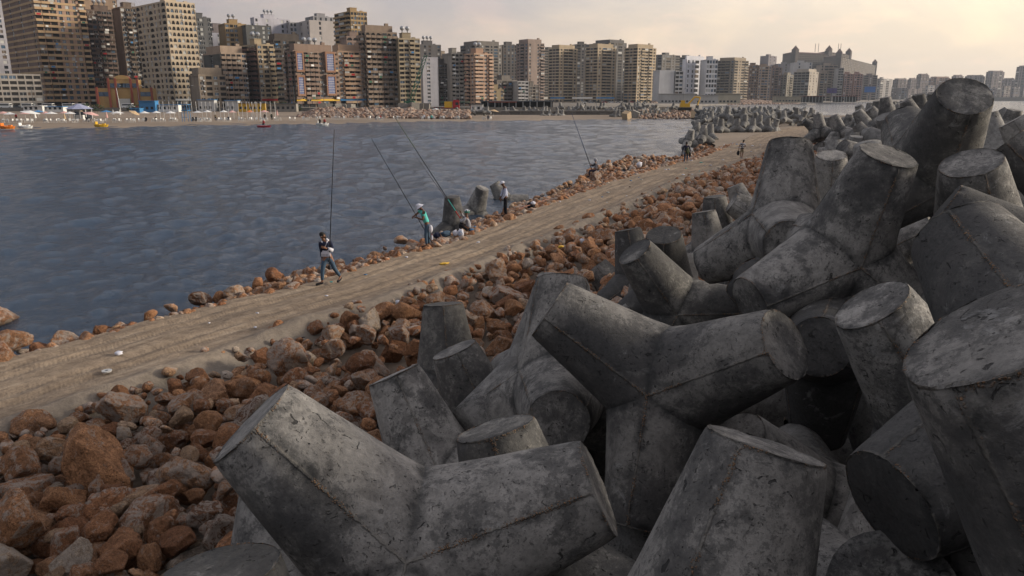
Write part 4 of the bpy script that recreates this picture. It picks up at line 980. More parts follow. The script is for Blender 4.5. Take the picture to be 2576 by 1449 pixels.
# columns under the arcaded block are shop level; arched pavilion
def pavilion():
    a=math.radians(12);C=at(247,338,1.9);root=empty('pavilion',C);e=Vector((math.cos(a),math.sin(a),0));n=Vector((e.y,-e.x,0));k=(384-1288)/FU*CP;W=(k*C.y-C.x)/(e.x-k*e.y);s=W/135.
    ye=wm((.45,.29,.12),.3);rd=wm((.25,.07,.05),.2);w=MB();w.frame((0,0,0),e,n)
    h1=8.4*1.0;h2=12.;w.box(0,W,-8,0,0,h1,ye).box(32*s,100*s,-8,.4,h1-.01,h2,ye)
    w.build('wall',root)
    g=MB();g.frame((0,0,0),e,n);cx,r=66*s,20*s;pts=[]
    for i in range(13): t=math.pi*i/12;pts.append((cx+r*math.cos(t),h2+r*.55*math.sin(t)))
    b=len(g.V)
    for yy in(-1.,.6):
        for p in pts:g.V.append(e*p[0]+n*yy+Vector((0,0,p[1])))
    m=len(pts)
    for i in range(m-1): g.F.append((b+i,b+i+1,b+m+i+1,b+m+i));g.M.append(g.mi(rd))
    g.F.append(tuple(b+m+i for i in range(m)));g.M.append(g.mi(ye));g.F.append(tuple(b+i for i in reversed(range(m))));g.M.append(g.mi(ye));g.build('arched_gable',root)
    for x in(0,30,47,84,100,132): 
        p=MB();p.frame((0,0,0),e,n).box(x*s,x*s+.8,.41 if 30<=x<=100 else .01,.9,0,h2+.5 if 30<=x<=100 else h1+.4,rd);p.build('pilaster',root)
    for x in(6,16,36,53,60,70,77,88,106,118):
        for z in(5.,):
            p=MB();p.frame((0,0,0),e,n).box(x*s,x*s+2.4,.0,.5 if 30<x<100 else .12,z if not 30<x<100 else 8.6,(z if not 30<x<100 else 8.6)+1.8,M['gb']);p.build('window',root)
    d=MB();d.frame((0,0,0),e,n).box(52*s,80*s,.42,.6,.1,4.,M['gp']);d.build('door',root)
    tag(root,"yellow pavilion with dark red pilasters and a round arched gable","pavilion")
pavilion()
# low buildings and stalls along the street
def shed(u0,u1,v,y,col,label,roofm=None,name='low_building',cat='building',h=None,open_=False):
    C=at(u0,y,1.9);C2=at(u1,y,1.9);W=C2.x-C.x;Hh=h or max(2.6,zat(v,y)-1.9);root=empty(name,C)
    w=MB()
    if open_:
        x=0
        while x<W: w.box(x,x+.25,-.25,0,0,Hh,M['gw']);x+=3.
        w.box(0,W,5,5.2,0,Hh,M['void'])
    else: w.box(0,W,0,8,0,Hh,wm(col,.3))
    w.build('wall',root)
    r=MB();r.box(-.4,W+.4,-.8,8.4,Hh+.002,Hh+.35,roofm or wm(col,.3));r.build('roof',root)
    x=1.
    while x<W-2 and not open_: MB().box(x,x+1.6,-.06,-.005,1.,2.3,M['gd']).build('window',root);x+=2.7
    tag(root,label,cat)
shed(1209,1392,254,335,(.3,.28,.26),"long open stalls with white posts behind the sea wall",M['pole'],'market_stall','stall',2.8,True)
shed(1750,1806,246,560,(.55,.52,.48),"low white-trimmed building below the white hotel",h=6)
shed(1806,1862,238,580,(.5,.44,.33),"low long hall with many tall windows right of the hotel",h=7)
shed(1660,1748,243,600,(.38,.38,.38),"low grey base building before the white hotel",h=7)
shed(1950,2015,240,700,(.4,.35,.26),"low pale beach building with flat roofs in the distance",h=5)
for i,(a,b_,y) in enumerate(((2018,2076,720),(2100,2126,760),(2128,2160,770))):
    shed(a,b_,238,y,(.3,.2,.15),("widest","left small","right small")[i]+" red-roofed beach pavilion by the far water",M['redtile'],'beach_pavilion','pavilion',5.5,True)
for (u0,u1,v0,v1,y,m,lb) in ((2078,2103,222,234,820,plain('purple_poster',(.07,.05,.16),.5,.5,.3),"dark purple billboard by the far beach"),(2172,2199,218,232,980,plain('blue_poster',(.04,.14,.38),.5,.2,.3),"blue billboard on a post before the resort"),(2438,2447,205,207,1900,M['blue'],"small blue billboard far off in the haze")):
    root=empty('billboard',at(u0,y,1.9));W=at(u1,y,1).x-at(u0,y,1).x;z1=zat(v0,y)-1.9;z0=zat(v1,y)-1.9
    b=MB();b.box(0,W,0,.5,z0,z1,m);b.build('panel',root);b=MB();b.box(-.3,W+.3,.51,.9,z0-.3,z1+.3,M['pole']);b.build('frame',root);b=MB();b.tube((W/2,.9,0),(W/2,.9,z0),.5,M['pole']);b.build('post',root);tag(root,lb,'billboard')
# sea wall at the far right
b=MB();p=at(2480,1440,0);q=at(2900,1500,0);b.box(p.x,q.x,p.y,p.y+12,-1,6.5,M['block']);o=b.build('sea_wall');tag(o,"dark far sea wall at the right under the hazy blocks",'wall')

for i in range(16):
    u=2205+i*24;y_=1560+rc.uniform(0,200);Bd(u,u+6,u+rc.uniform(22,34),rc.uniform(212,226),y_,24,7,'wbw',rc.choice([(.24,.2,.19),(.3,.26,.24),(.2,.18,.18),(.36,.33,.32)]),"low hazy building in the far bottom row at the right",.2,baysL='w',top=None)
for o in COL.objects:
    if o.get('label','').startswith('low hazy building'): o['group']='low hazy buildings in the far bottom row'

# ---------------------------------------------------------------- beach, street and harbour things
rb_=random.Random(9)
def cp(proto,loc,rz=0,label=None,group=None,s=1):
    r=proto.copy();link(r);r.location=loc;r.rotation_euler=(0,0,rz);r.scale=(s,s,s)
    for ch in list(proto.children):
        c=ch.copy();link(c,r)
    if label:r['label']=label
    if group:r['group']=group
    return r
def bz(u,v):
    """beach point: sloping sand"""
    p=G(u,v,.75);return p
# chairs
b=MB();w=M['white'];b.box(-.24,.24,-.22,.24,.40,.44,w)
for x in(-.22,.18):
    for y in(-.2,.2): b.box(x,x+.04,y,y+.04,0,.4,w)
    b.box(x,x+.04,-.2,.26,.62,.66,w);b.box(x,x+.04,-.2,-.16,.44,.62,w)
b.box(-.24,.24,.22,.27,.44,.92,w)
cm=b.me('plastic_chair')
b=MB();b.box(-.42,.42,-.42,.42,.68,.72,w)
for x in(-.38,.34):
    for y in(-.38,.34): b.box(x,x+.04,y,y+.04,0,.68,w)
tm=b.me('plastic_table')
CH=[(8,309),(22,309),(31,309),(44,309),(52,309),(66,308),(75,309),(82,309),(112,309),(120,309),(131,309),(140,309),(148,308),(156,309),(165,309),(177,308),(186,309),(195,308),(212,308),(222,308),(236,308),(247,309),(257,309),(264,308),(286,308),(294,308),(303,308),(318,308),(327,308),(338,308),(352,307),(360,307),(384,307),(396,307),(404,307),(414,307),(428,306),(436,306),(444,306)]
CH+=[(450.8+.24*x,.24*y) for x,y in ((150,1275),(185,1275),(215,1278),(232,1278),(262,1270),(285,1276),(325,1276),(410,1272),(440,1272),(470,1272),(505,1274),(530,1274),(630,1272),(665,1272),(730,1270),(768,1270),(812,1270),(858,1270),(888,1280),(920,1265),(1010,1266),(1035,1266),(1168,1264),(1205,1264),(1300,1260),(1335,1260),(1445,1256),(1478,1256),(1608,1254),(1640,1254),(1665,1254),(1690,1254),(1728,1254),(1845,1250),(1878,1250),(1996,1250),(2065,1262),(2105,1262))]
CH+=[(901.6+.24*x,.24*y) for x,y in ((118,1250),(262,1250),(380,1250),(410,1252),(672,1256),(740,1256),(793,1256),(858,1252),(895,1252),(1015,1252),(1050,1252),(1312,1258),(1380,1258))]
for i,(u,v) in enumerate(CH):
    o=obj('plastic_chair',cm,None,bz(u,v),(0,0,rb_.choice((-1.6,1.5,3.1,.2))+rb_.uniform(-.4,.4)))
    z="left part of the beach" if u<450 else "middle of the beach" if u<950 else "right part of the beach"
    tag(o,"white plastic chair standing on the sand, "+z,'chair',"white plastic chairs, "+z)
for i,(u,v) in enumerate(CH[::4]):
    o=obj('plastic_table',tm,None,bz(u+3.5,v));tag(o,"small white plastic table among the beach chairs",'table',"white beach tables")
# parasols
def parasol(u,v,m,lab,r=1.35,tilt=(0,0),closed=False,h=2.1):
    p=bz(u,v);root=empty('beach_parasol',p)
    b=MB();b.tube((0,0,0),(tilt[0]*.8,tilt[1]*.8,h),.04,M['gw'],n=6);b.build('pole',root)
    b=MB()
    if closed:b.tube((0,0,.7),(0,0,h+.1),.32,m,.03,8)
    else:b.tube((tilt[0]*.8,tilt[1]*.8,h-.42),(tilt[0]*1.1,tilt[1]*1.1,h+.1),r,m,.05,10)
    b.build('canopy',root,smooth=False);tag(root,lab,'parasol')
for (u,v,m,l,r,t,c) in [(11,302,'pink',"pale pink parasol at the far left of the beach",1.4,(0,0),0),(27,305,'white',"white parasol beside the pink one at the far left",1.5,(0,0),0),(65,303,'pink',"faded pink parasol beside the long white awning",1.4,(0,0),0),(98,297,'blue',"big blue and white parasol left of the roofed gazebo",1.7,(0,0),0),(77,305,'white',"long low white parasol near the pink one",2.2,(.3,0),0),(117,302,'pink',"pinkish parasol at the left",1.2,(0,0),0),(131,303,'white',"white parasol left of the gazebo",1.6,(0,0),0),(164,301,'pink',"pink parasol right before the gazebo",1.3,(0,0),0),(178,303,'white',"bluish white parasol under the gazebo",1.5,(0,0),0),(206,298,'tan',"brown parasol at the gazebo's right side",1.2,(0,0),0),(228,304,'pink',"large pinkish white parasol right of the gazebo",1.8,(.4,0),0),(269,297,'blue',"big blue parasol right of the gazebo",1.7,(0,0),0),(297,301,'white',"wide white parasol past the big blue one",1.8,(0,0),0),(333,300,'tan',"brown parasol tipped over on its side",1.4,(.9,0),0),(365,301,'white',"white parasol in the middle row",1.4,(0,0),0),(395,300,'white',"next white parasol toward the poles",1.3,(0,0),0),(431,301,'white',"white parasol left of the lifeguard tower",1.5,(0,0),0),(499,299,'white',"white parasol right of the lifeguard tower",1.4,(0,0),0),(523,297,'white',"flat white parasol among the white poles",1.4,(0,0),0),(564,297,'white',"small white parasol before the poles",1.2,(0,0),0),(585,298,'pink',"pink parasol among the white poles",1.2,(0,0),0),(630,297,'orange',"orange parasol among the white poles",1.2,(0,0),0),(666,297,'pink',"striped pink and white parasol beside the walkers",1.4,(0,0),0),(90,304,'white',"closed white parasol at the left",1.4,(0,0),1),(164,307,'tan',"closed tan parasol near the chairs",1.4,(0,0),1),(270,303,'pink',"closed pink parasol by the blue one",1.4,(0,0),1),(286,294,'white',"tall closed white parasol behind, left one",1.8,(0,0),1),(303,294,'white',"tall closed white parasol behind, right one",1.8,(0,0),1),(600,298,'tan',"closed tan parasol among the poles",1.5,(0,0),1),(698,296,'pink',"closed pinkish parasol before the rubble bank",1.5,(0,0),1),(959,293,'white',"white parasol tilted steeply before the rubble bank",1.7,(.8,0),0),(1097,289,'white',"flat white parasol on the brown rubble",1.7,(0,0),0),(1241,294,'tan',"beige tilted parasol by the sea wall",1.6,(.3,0),0)]:
    parasol(u,v,M[m],l,r,t,bool(c),2.5 if r>2 else 2.1)
# gazebo
p=bz(195,300);root=empty('gazebo',p);b=MB()
for x in(-2.4,-.8,.8,2.4):
    for y in(0,3): b.box(x-.12,x+.12,y-.12,y+.12,0,2.7,M['gw'])
b.build('post_frame',root);b=MB();b.tube((0,1.5,2.7),(0,1.5,4.),3.6,plain('lilac_roof',(.3,.32,.45),.6),.4,8);b.build('roof',root);b=MB();b.box(-2.3,2.3,2.8,2.9,0,2.,M['gb']).box(-1,1,1,2,0,1.1,M['white']);b.build('counter',root);tag(root,"blue-grey pyramid roofed gazebo on white posts on the beach",'gazebo')
# white poles
for i in range(26):
    u=404+i*11.6+rb_.uniform(-2,2);p=bz(u,299);b=MB();b.tube((0,0,0),(0,0,4.6),.06,M['white'],n=6);o=b.build('pole',None,p);o.name='white_pole';tag(o,"thin white pole standing on the beach in the row",'pole',"row of thin white poles on the beach")
for i in range(5):
    u=630+i*6;p=bz(u,300);b=MB();b.tube((0,0,0),(rb_.uniform(-1,2.5),0,4.5),.07,M['white'],n=6);o=b.build('leaning_pole',None,p);tag(o,"white pole leaning among the upright ones",'pole',"leaning white poles")
# lifeguard tower
p=bz(467,306);root=empty('lifeguard_tower',p);b=MB()
for x in(-.8,.8):
    for y in(0,1.4): b.tube((x,y,0),(x*.7,y,4.),.07,M['blue'],n=6)
b.box(-.8,.8,.0,.06,1.,1.1,M['blue']).box(-.7,.7,0,.06,2.,2.1,M['blue']);b.build('frame',root);b=MB();b.box(-.8,.8,-.2,1.6,2.6,2.75,M['blue']);b.build('platform',root);b=MB();b.box(-.9,.9,-.3,1.7,4.,4.12,M['blue']);b.build('roof',root);tag(root,"blue lifeguard tower on the beach",'tower')
# boats
def hullmesh(L,Wd,Hh,m):
    b=MB();n=12;top=[];bot=[]
    for i in range(n):
        t=2*math.pi*i/n;x=math.cos(t)*L/2;y=math.sin(t)*Wd/2*(1-.25*max(0,math.cos(t)));top.append((x,y,Hh+.12*abs(math.cos(t))**3));bot.append((x*.82,y*.75,0))
    for p in bot+top:b.V.append(Vector(p))
    for i in range(n): j=(i+1)%n;b.F.append((i,j,n+j,n+i));b.M.append(b.mi(m))
    b.F.append(tuple(range(n,2*n)));b.F.append(tuple(reversed(range(n))));b.M+=[b.mi(m)]*2;return b
def pedal(u,v,z,m,lab,people=False):
    p=G(u,v,z);root=empty('pedal_boat',p,.1);hullmesh(3.2,1.6,.45,m).build('hull',root)
    b=MB();b.box(-.9,-.2,-.6,.6,.46,.62,m).box(-1.05,-.9,-.6,.6,.46,1.15,m).box(.3,.9,-.35,.35,.46,.75,m);b.build('seat',root)
    tag(root,lab,'pedal boat');return root
pedal(19,324,.25,M['orange'],"orange pedal boat pulled up at the far left waterline");pedal(64,323,.2,M['white'],"white pedal boat at the left waterline");pedal(255,319.5,.2,M['yellow'],"yellow pedal boat at the waterline below the pavilion");pb=pedal(811,316,-.05,M['white'],"white pedal boat out on the water with two riders")
p=G(664,320,-.03);root=empty('kayak',p);hullmesh(3.4,.8,.3,M['red']).build('hull',root);b=MB();b.tube((-.2,-1.5,.6),(-.1,1.5,.8),.03,M['blue'],n=5);b.build('paddle',root);tag(root,"red kayak with a paddler on the water",'kayak')
# small stylised figures far away
def farperson(p,sit,c1,c2,lab):
    V=[(0,0,.9),(0,0,1.2),(0,0,1.42),(0,0,1.62),(-.2,0,1.38),(-.28,-.05,1.1),(-.25,-.15,.85),(.2,0,1.38),(.28,-.05,1.1),(.25,-.15,.85),(-.1,0,.85),(-.12,-.05,.45),(-.12,0,.05),(.1,0,.85),(.14,.1,.45),(.14,.12,.05)]
    if sit:
        V=[(x,y,z-.42) for x,y,z in V];V[11]=(-.12,-.4,.5);V[12]=(-.12,-.42,.05);V[14]=(.14,-.4,.5);V[15]=(.14,-.42,.05)
    E=[(0,1),(1,2),(2,3),(2,4),(4,5),(5,6),(2,7),(7,8),(8,9),(0,10),(10,11),(11,12),(0,13),(13,14),(14,15)];rd=[.15,.16,.1,.11,.07,.055,.045,.07,.055,.045,.1,.075,.055,.1,.075,.055]
    o=skin('person',V,E,rd,c1,None,1);o.location=p
    t=skin('trousers',[V[i] for i in(0,10,11,12,13,14,15)],[(0,1),(1,2),(2,3),(0,4),(4,5),(5,6)],[.17,.12,.09,.07,.12,.09,.07],c2,o,1)
    tag(o,lab,'person')
def skin(name,V,E,rad,m,parent=None,lv=1,root=0):
    me=bpy.data.meshes.new(name);me.from_pydata([tuple(v) for v in V],E,[]);me.materials.append(m)
    o=obj(name,me,parent);md=o.modifiers.new('s','SKIN');md.use_smooth_shade=True;md.branch_smoothing=.4
    for i,r in enumerate(rad):
        d=me.skin_vertices[0].data[i];d.radius=(r,r) if not isinstance(r,tuple) else r;d.use_root=(i==root)
    if lv:
        s=o.modifiers.new('d','SUBSURF');s.levels=lv;s.render_levels=lv
    return o
skm=plain('skin',(.2,.1,.06),.6,.1);clo={n:plain('cloth_'+n,c,.9,.12,25) for n,c in dict(navy=(.012,.016,.04),denim=(.05,.085,.13),teal=(.1,.47,.42),white=(.6,.6,.66),grey=(.3,.3,.33),dark=(.012,.012,.016),khaki=(.2,.16,.1),olive=(.03,.035,.015),red=(.35,.03,.03),lblue=(.4,.43,.55)).items()}
for (u,v,s,c1,c2,l) in [(811-6,314,True,'dark','dark',"rider in dark clothes on the white pedal boat"),(811+6,314,True,'red','dark',"rider in red on the white pedal boat"),(664,318,True,'red','dark',"paddler in red sitting in the kayak")]:
    q=G(u,316 if u>700 else 320,0);farperson(Vector((q.x,q.y,.35)),s,clo[c1],clo[c2],l)
for (u,v,s,c1,c2,l) in [(42,303,False,'red','dark',"bather in red standing at the left of the beach"),(218,306,True,'dark','dark',"person in black sitting right of the gazebo"),(226,307,True,'dark','dark',"second person in black sitting right of the gazebo"),(368,307,True,'dark','navy',"person in dark clothes by the yellow bucket"),(393,306,True,'dark','dark',"person in black seated among the middle chairs"),(486,306,True,'dark','dark',"left of two dark figures seated past the lifeguard tower"),(494,306,True,'dark','dark',"right of two dark figures seated past the lifeguard tower"),(543,304,False,'tan' if 0 else 'khaki','dark',"person in brown standing among the poles"),(575,305,True,'navy','navy',"person in blue seated at the white tables"),(667,303,False,'dark','dark',"person in black standing under the pink parasol"),(684,302,False,'olive','dark',"person in green walking on the beach"),(946,302,True,'dark','dark',"group member in black under the tilted white parasol"),(957,302,True,'red','dark',"person in red under the tilted white parasol"),(1067,300,True,'white','dark',"person in white seated before the rubble bank"),(1086,301,True,'teal','dark',"person in green seated before the rubble bank"),(1228,301,True,'navy','navy',"person in blue seated near the sea wall")]:
    farperson(bz(u,v),s,clo[c1],clo[c2],l)
# vehicles on the street
def van(u,y,m,lab,L=5.,Hh=2.1,kind='van'):
    root=empty('parked_'+kind,at(u,y,1.9));b=MB();h2=Hh
    if kind=='van': b.prism([(-L/2,0),(L/2,0),(L/2,1.8),(-L/2,1.8)],.35,1.25,m).box(-L/2,L/2-.9,.05,1.75,1.25,Hh,m)
    else: b.box(-L/2,L/2,0,1.7,.3,.9,m).box(-L*.28,L*.25,.1,1.6,.9,1.42,m)
    b.build('body',root,smooth=False)
    g=MB()
    if kind=='van': g.box(-L/2+.3,L/2-1.1,-.0,.04,1.3,1.85,M['gd']).box(L/2-.92,L/2-.86,.15,1.65,1.3,1.9,M['gd'])
    else: g.box(-L*.25,L*.22,.07,.1,.95,1.35,M['gd'])
    g.build('window',root)
    for x in(-L*.32,L*.32):
        w=MB();w.tube((x,-.05,.33),(x,.2,.33),.33,M['rubber'],n=12);w.build('wheel',root)
    tag(root,lab,kind)
for u,l in ((14,"white minibus at the far left of the street"),(70,"white minibus parked left of the bare concrete block's corner"),(122,"white minibus under the salmon tower's left corner"),(173,"white minibus before the salmon tower"),(206,"white minibus right before the arched pavilion"),(322,"white minibus parked at the pavilion's door")): van(u,326,M['white'],l,5.2)
for i,(u,m,l) in enumerate(((40,M['pole'],"dark car beside the first minibus"),(92,M['tank'],"grey car between two minibuses"),(151,M['black'],"black car between the minibuses"),(350,M['red'],"red car right of the pavilion"),(398,M['tank'],"silver car before the beige tower"),(470,M['black'],"black car before the beige tower"),(720,M['white'],"white car by the green hedge"),(745,M['pole'],"dark car by the green hedge"),(1196,M['red'],"red car behind the truck"))): van(u,327,m,l,4.3,1.4,'car')
for i in range(12): van(1470+i*17,640+i*4,[M['white'],M['tank'],M['black'],M['red']][i%4],"small parked car in the far row under the tan towers",4.4,1.4,'car');bpy.data.objects[-1]
for o in COL.objects:
    if o.get('label')=="small parked car in the far row under the tan towers": o['group']="far cars under the tan towers"
# red truck
root=empty('truck',at(1122,296,1.75),0);R=M['red'];b=MB();b.prism([(2.6,0),(5.,0),(5.,2.4),(2.6,2.4)],.7,3.3,R).prism([(2.8,.1),(4.9,.1),(4.7,2.3),(2.8,2.3)],3.3,3.8,R);b.build('cab',root)
b=MB();b.box(5.,5.05,.2,2.2,1.9,3.,M['gd']).box(3.6,4.7,-.04,0,1.9,2.9,M['gd']);b.build('window',root)
b=MB();b.box(-4.5,2.6,.3,2.1,.7,1.,R).box(-.6,2.3,.2,2.2,1.,3.2,M['yellow']).box(-4.5,-.7,.2,2.2,1.,1.15,M['pole']);b.build('chassis',root)
for x in(-3.6,-2.4,3.6):
    w=MB();w.tube((x,-.05,.52),(x,.3,.52),.52,M['rubber'],n=14);w.build('wheel',root)
tag(root,"red lorry cab with a yellow load behind the rubble bank",'truck')
# lattice boom crane
root=empty('crane',at(1034,300,1.9));b=MB();g=M['green']
P0,P1=Vector((0,0,3)),Vector((6.2,0,20));Wd=.7
def seg(i,n,c):
    p=P0+(P1-P0)*i/n;w_=Wd*(1-.5*abs(i/n-.4));return p+Vector((c[0]*w_,c[1]*w_,0))
n=14
for c in((-1,-1),(1,-1),(1,1),(-1,1)):
    for i in range(n): b.tube(seg(i,n,c),seg(i+1,n,c),.09,g,n=4)
for i in range(n): b.tube(seg(i,n,(-1,-1)),seg(i+1,n,(1,-1)),.06,g,n=4);b.tube(seg(i,n,(-1,1)),seg(i+1,n,(1,1)),.06,g,n=4);b.tube(seg(i,n,(-1,-1)),seg(i+1,n,(-1,1)),.06,g,n=4)
b.build('boom',root);b=MB();b.box(-2.5,1.5,-1.5,1.5,1.,3.2,g).box(-3,2.5,-1.8,1.8,0,1.,M['rubber']);b.build('body',root);b=MB();b.tube(P1,(-1,0,7),.04,M['pole'],n=4).tube(P1,P1-Vector((-.4,0,14)),.04,M['pole'],n=4).tube((-1,0,3),(-1,0,7),.12,g,n=4);b.build('cable',root);tag(root,"dark green lattice boom crane before the white slab building",'crane')
# excavator
root=empty('excavator',at(1722,262,2.2));y=M['yellow'];b=MB();b.box(-1.5,1.5,-1.2,1.2,1.1,2.3,y).box(-1.4,-.2,-1.1,0,2.3,3.3,y);b.build('body',root);b=MB();b.box(-1.9,1.9,-1.4,-.7,0,1.,M['rubber']).box(-1.9,1.9,.7,1.4,0,1.,M['rubber']);b.build('track',root)
b=MB();b.tube((1,0,2.),(3.2,0,4.4),.28,y,n=6).tube((3.2,0,4.4),(5.,0,4.2),.24,y,n=6);b.build('boom',root);b=MB();b.tube((5.,0,4.3),(4.2,0,1.6),.2,y,n=6).box(3.7,4.6,-.5,.5,.8,1.7,M['pole']);b.build('bucket_arm',root);tag(root,"yellow excavator with a bent arm behind the rubble",'excavator')
# concrete blocks
for i,(u,s,rz,z,y) in enumerate(((1012,2.6,.1,3.1,244),(1024,2.4,.3,3.1,245),(1041,2.7,.5,3.1,244),(1056,2.5,.1,3.,245),(1070,2.7,.0,2.9,246),(812,2.6,.2,3.,243),(828,2.2,.5,3.,244),(848,2.3,.7,3.,245),(862,2.2,.1,3.,246),(884,2.,.9,3.,245))):
    b=MB();c=.12;pts=[(-s/2+c,-s/2),(s/2-c,-s/2),(s/2,-s/2+c),(s/2,s/2-c),(s/2-c,s/2),(-s/2+c,s/2),(-s/2,s/2-c),(-s/2,-s/2+c)];b.prism(pts,-s/2,s/2-.1,M['block']).prism([(x*.93,y_*.93) for x,y_ in pts],s/2-.1,s/2,M['block'])
    o=b.build('concrete_block',None,at(u,y,z+.4),(rb_.uniform(-.12,.12),rb_.uniform(-.12,.12),rz));side="right" if u>1000 else "left"
    tag(o,"pale cubic concrete block on the rubble bank, %s cluster"%side,'block',"concrete blocks on the rubble bank, %s cluster"%side)
for i in range(9):
    u,yv=rb_.uniform(1560,1760),rb_.uniform(235,262);s=rb_.uniform(1.3,2.3);b=MB();b.box(-s/2,s/2,-s/2,s/2,-s/2,s/2,M['block'] if i%2 else M['tan']);o=b.build('concrete_block',None,at(u,yv,1.2),(rb_.uniform(-.4,.4),rb_.uniform(-.4,.4),rb_.uniform(0,3)));tag(o,"tipped concrete block lying in rubble near the excavator",'block',"tipped blocks near the excavator")
# old sea wall
a,b2=at(1175,262,.3),at(1660,262,.3);b=MB();x=a.x;i=0
while x<b2.x: 
    w_=3.2+.5*((i*7)%3);b.box(x,x+w_-.06,a.y+.15*((i*5)%3),a.y+3,-.6,1.75-.12*((i*3)%2),M['block']);x+=w_;i+=1
b.box(a.x,b2.x,a.y-.25,a.y+3.2,1.78,2.15,M['block']);tag(b.build('sea_wall'),"long old sea wall of grey concrete blocks behind the beach",'wall')
# kiosks and walls behind the poles
def kiosk(u0,u1,y,h,m,lab,m2=None):
    p=at(u0,y,1.0);W=at(u1,y,1).x-p.x;root=empty('kiosk',p);b=MB();b.box(0,W,0,3,0,h,m);b.build('wall',root);b=MB();b.box(-.2,W+.2,-.6,3.2,h+.003,h+.22,m2 or m);b.build('roof',root)
    x=.5
    while x<W-1.2: MB().box(x,x+1.,-.05,-.002,1.,2.,M['gd']).build('window',root);x+=1.9
    tag(root,lab,'kiosk')
kiosk(500,541,316,4.4,M['gw'],"white kiosk with blue trim under the beige tower",M['blue']);kiosk(568,600,316,4.2,M['gw'],"second white kiosk with blue trim",M['blue'])
kiosk(352,392,300,4.,M['blue'],"dark blue beach hut right of the pavilion");kiosk(396,450,302,2.6,M['white'],"low white counter beside the blue hut",M['blue']);kiosk(600,668,306,3.2,M['yellow'],"yellow fronted hut behind the white poles",M['pole']);kiosk(670,746,308,3.,M['block'],"low grey hut before the rubble bank",M['pole']);kiosk(60,108,296,2.2,M['white'],"white tent wall at the left of the beach");kiosk(330,352,290,1.4,M['blue'],"low blue fence panel on the sand")
kiosk(108,160,298,1.9,M['white'],"row of white cabins left of the gazebo",M['blue'])
kiosk(1185,1215,300,2.8,M['white'],"white cabin right of the red lorry",M['pole'])
for i,(u0,u1,m,l) in enumerate(((1110,1180,'green',"green awning behind the lorry"),(1500,1545,'blue',"blue tarpaulin stalls under the second tan tower"),(1385,1420,'blue',"blue tarpaulin left under the first tan tower"),(1440,1490,'white',"white awning under the tan towers"),(1230,1300,'redtile',"red roofed stalls past the lorry"))):
    y=315 if u0<1300 else 600;p=at(u0,y,1.9);W=at(u1,y,1).x-p.x;root=empty('awning',p);b=MB();b.box(0,W,0,4,2.6 if y<400 else 3.6,2.9 if y<400 else 4.6,M[m]);b.build('canvas',root);b=MB()
    x=0
    while x<W: b.tube((x,0,0),(x,0,2.6 if y<400 else 3.6),.08,M['pole'],n=5);x+=4
    b.build('post',root);tag(root,l,'awning')
# street lamps and masts
for i,u in enumerate((86,300,352,480,507,660,742,816,900,1168,1262,1320,1500,1718)):
    y=322 if u<1200 else 430;p=at(u,y,1.9);root=empty('street_lamp',p);b=MB();b.tube((0,0,0),(0,0,9),.13,M['pole'],.07,6);b.build('post',root);b=MB();b.tube((0,0,9),(1.3,0,9.3),.06,M['pole'],n=5).box(1.1,1.8,-.12,.12,9.2,9.36,M['gw']);b.build('lamp_head',root);tag(root,"thin street lamp standing on the bay street",'street lamp',"street lamps along the bay")
b=MB();b.tube((0,0,0),(-.7,0,9),.12,M['white'],.07,6);tag(b.build('flagpole',None,at(304,312,1.)),"white slanting pole before the salmon tower",'pole')
# hedges
gm=plain('foliage',(.035,.06,.025),.9,.5,2.)
def bush(u,y,L,h,lab):
    V=[];F=[];nb=0
    for i in range(int(160*L/6)):
        c=Vector((rb_.uniform(-L/2,L/2),rb_.uniform(-1,1),0));c.z=h*(.15+.85*rb_.random())*(1-(c.x/(L/2))**4*.5);s=rb_.uniform(.12,.3)
        q=Quaternion([rb_.gauss(0,1) for _ in range(4)]);q.normalize()
        for a in((-s,-s*.6,0),(s,-s*.6,0),(s,s*.6,0),(-s,s*.6,0)):V.append(c+q@Vector(a))
        F.append((nb,nb+1,nb+2,nb+3));nb+=4
    root=empty('shrub',at(u,y,1.2));obj('crown',mesh('crown',V,F,gm),root);b=MB()
    for i in range(int(L)): b.tube((-L/2+i+.5,0,-.2),(-L/2+i+.6,0,h*.6),.06,M['gs'],n=5)
    b.build('trunk',root);tag(root,lab,'shrub')
bush(232,292,9,3.,"dark green bushes right of the gazebo");bush(345,306,8,2.6,"bush beside the dark blue beach hut");bush(700,316,12,3.4,"green hedge before the dark brown block");bush(735,317,8,3.,"smaller hedge right of the green one");bush(408,312,8,2.4,"low bush behind the white counter")

# ---------------------------------------------------------------- people near the road
def V3(*a):return Vector(a)
HAIR=plain('black_hair',(.008,.007,.006),.7,.2,60)
def hand(V,E,R,wi,w,dirv,curl,grip=None):
    """palm and five separate fingers rooted at the wrist vertex"""
    d=Vector(dirv).normalized();side=d.cross(Vector(curl)).normalized();cu=Vector(curl).normalized();w=Vector(w)
    pi=len(V);V.append(w+d*.055);E.append((wi,pi));R.append((.032,.02))
    for k,(o,l) in enumerate(((-.028,.07),(-.010,.082),(.010,.078),(.027,.062))):
        a=len(V);b0=w+d*.095+side*o;V.append(b0);E.append((pi,a));R.append(.0095)
        V.append(b0+d*l*.45+cu*l*.35);E.append((a,a+1));R.append(.0085);V.append(b0+d*l*.4+cu*l*.95);E.append((a+1,a+2));R.append(.0075)
    a=len(V);V.append(w+d*.035-side*.035+cu*.01);E.append((pi,a));R.append(.011);V.append(w+d*.06-side*.05+cu*.04);E.append((a,a+1));R.append(.0095)
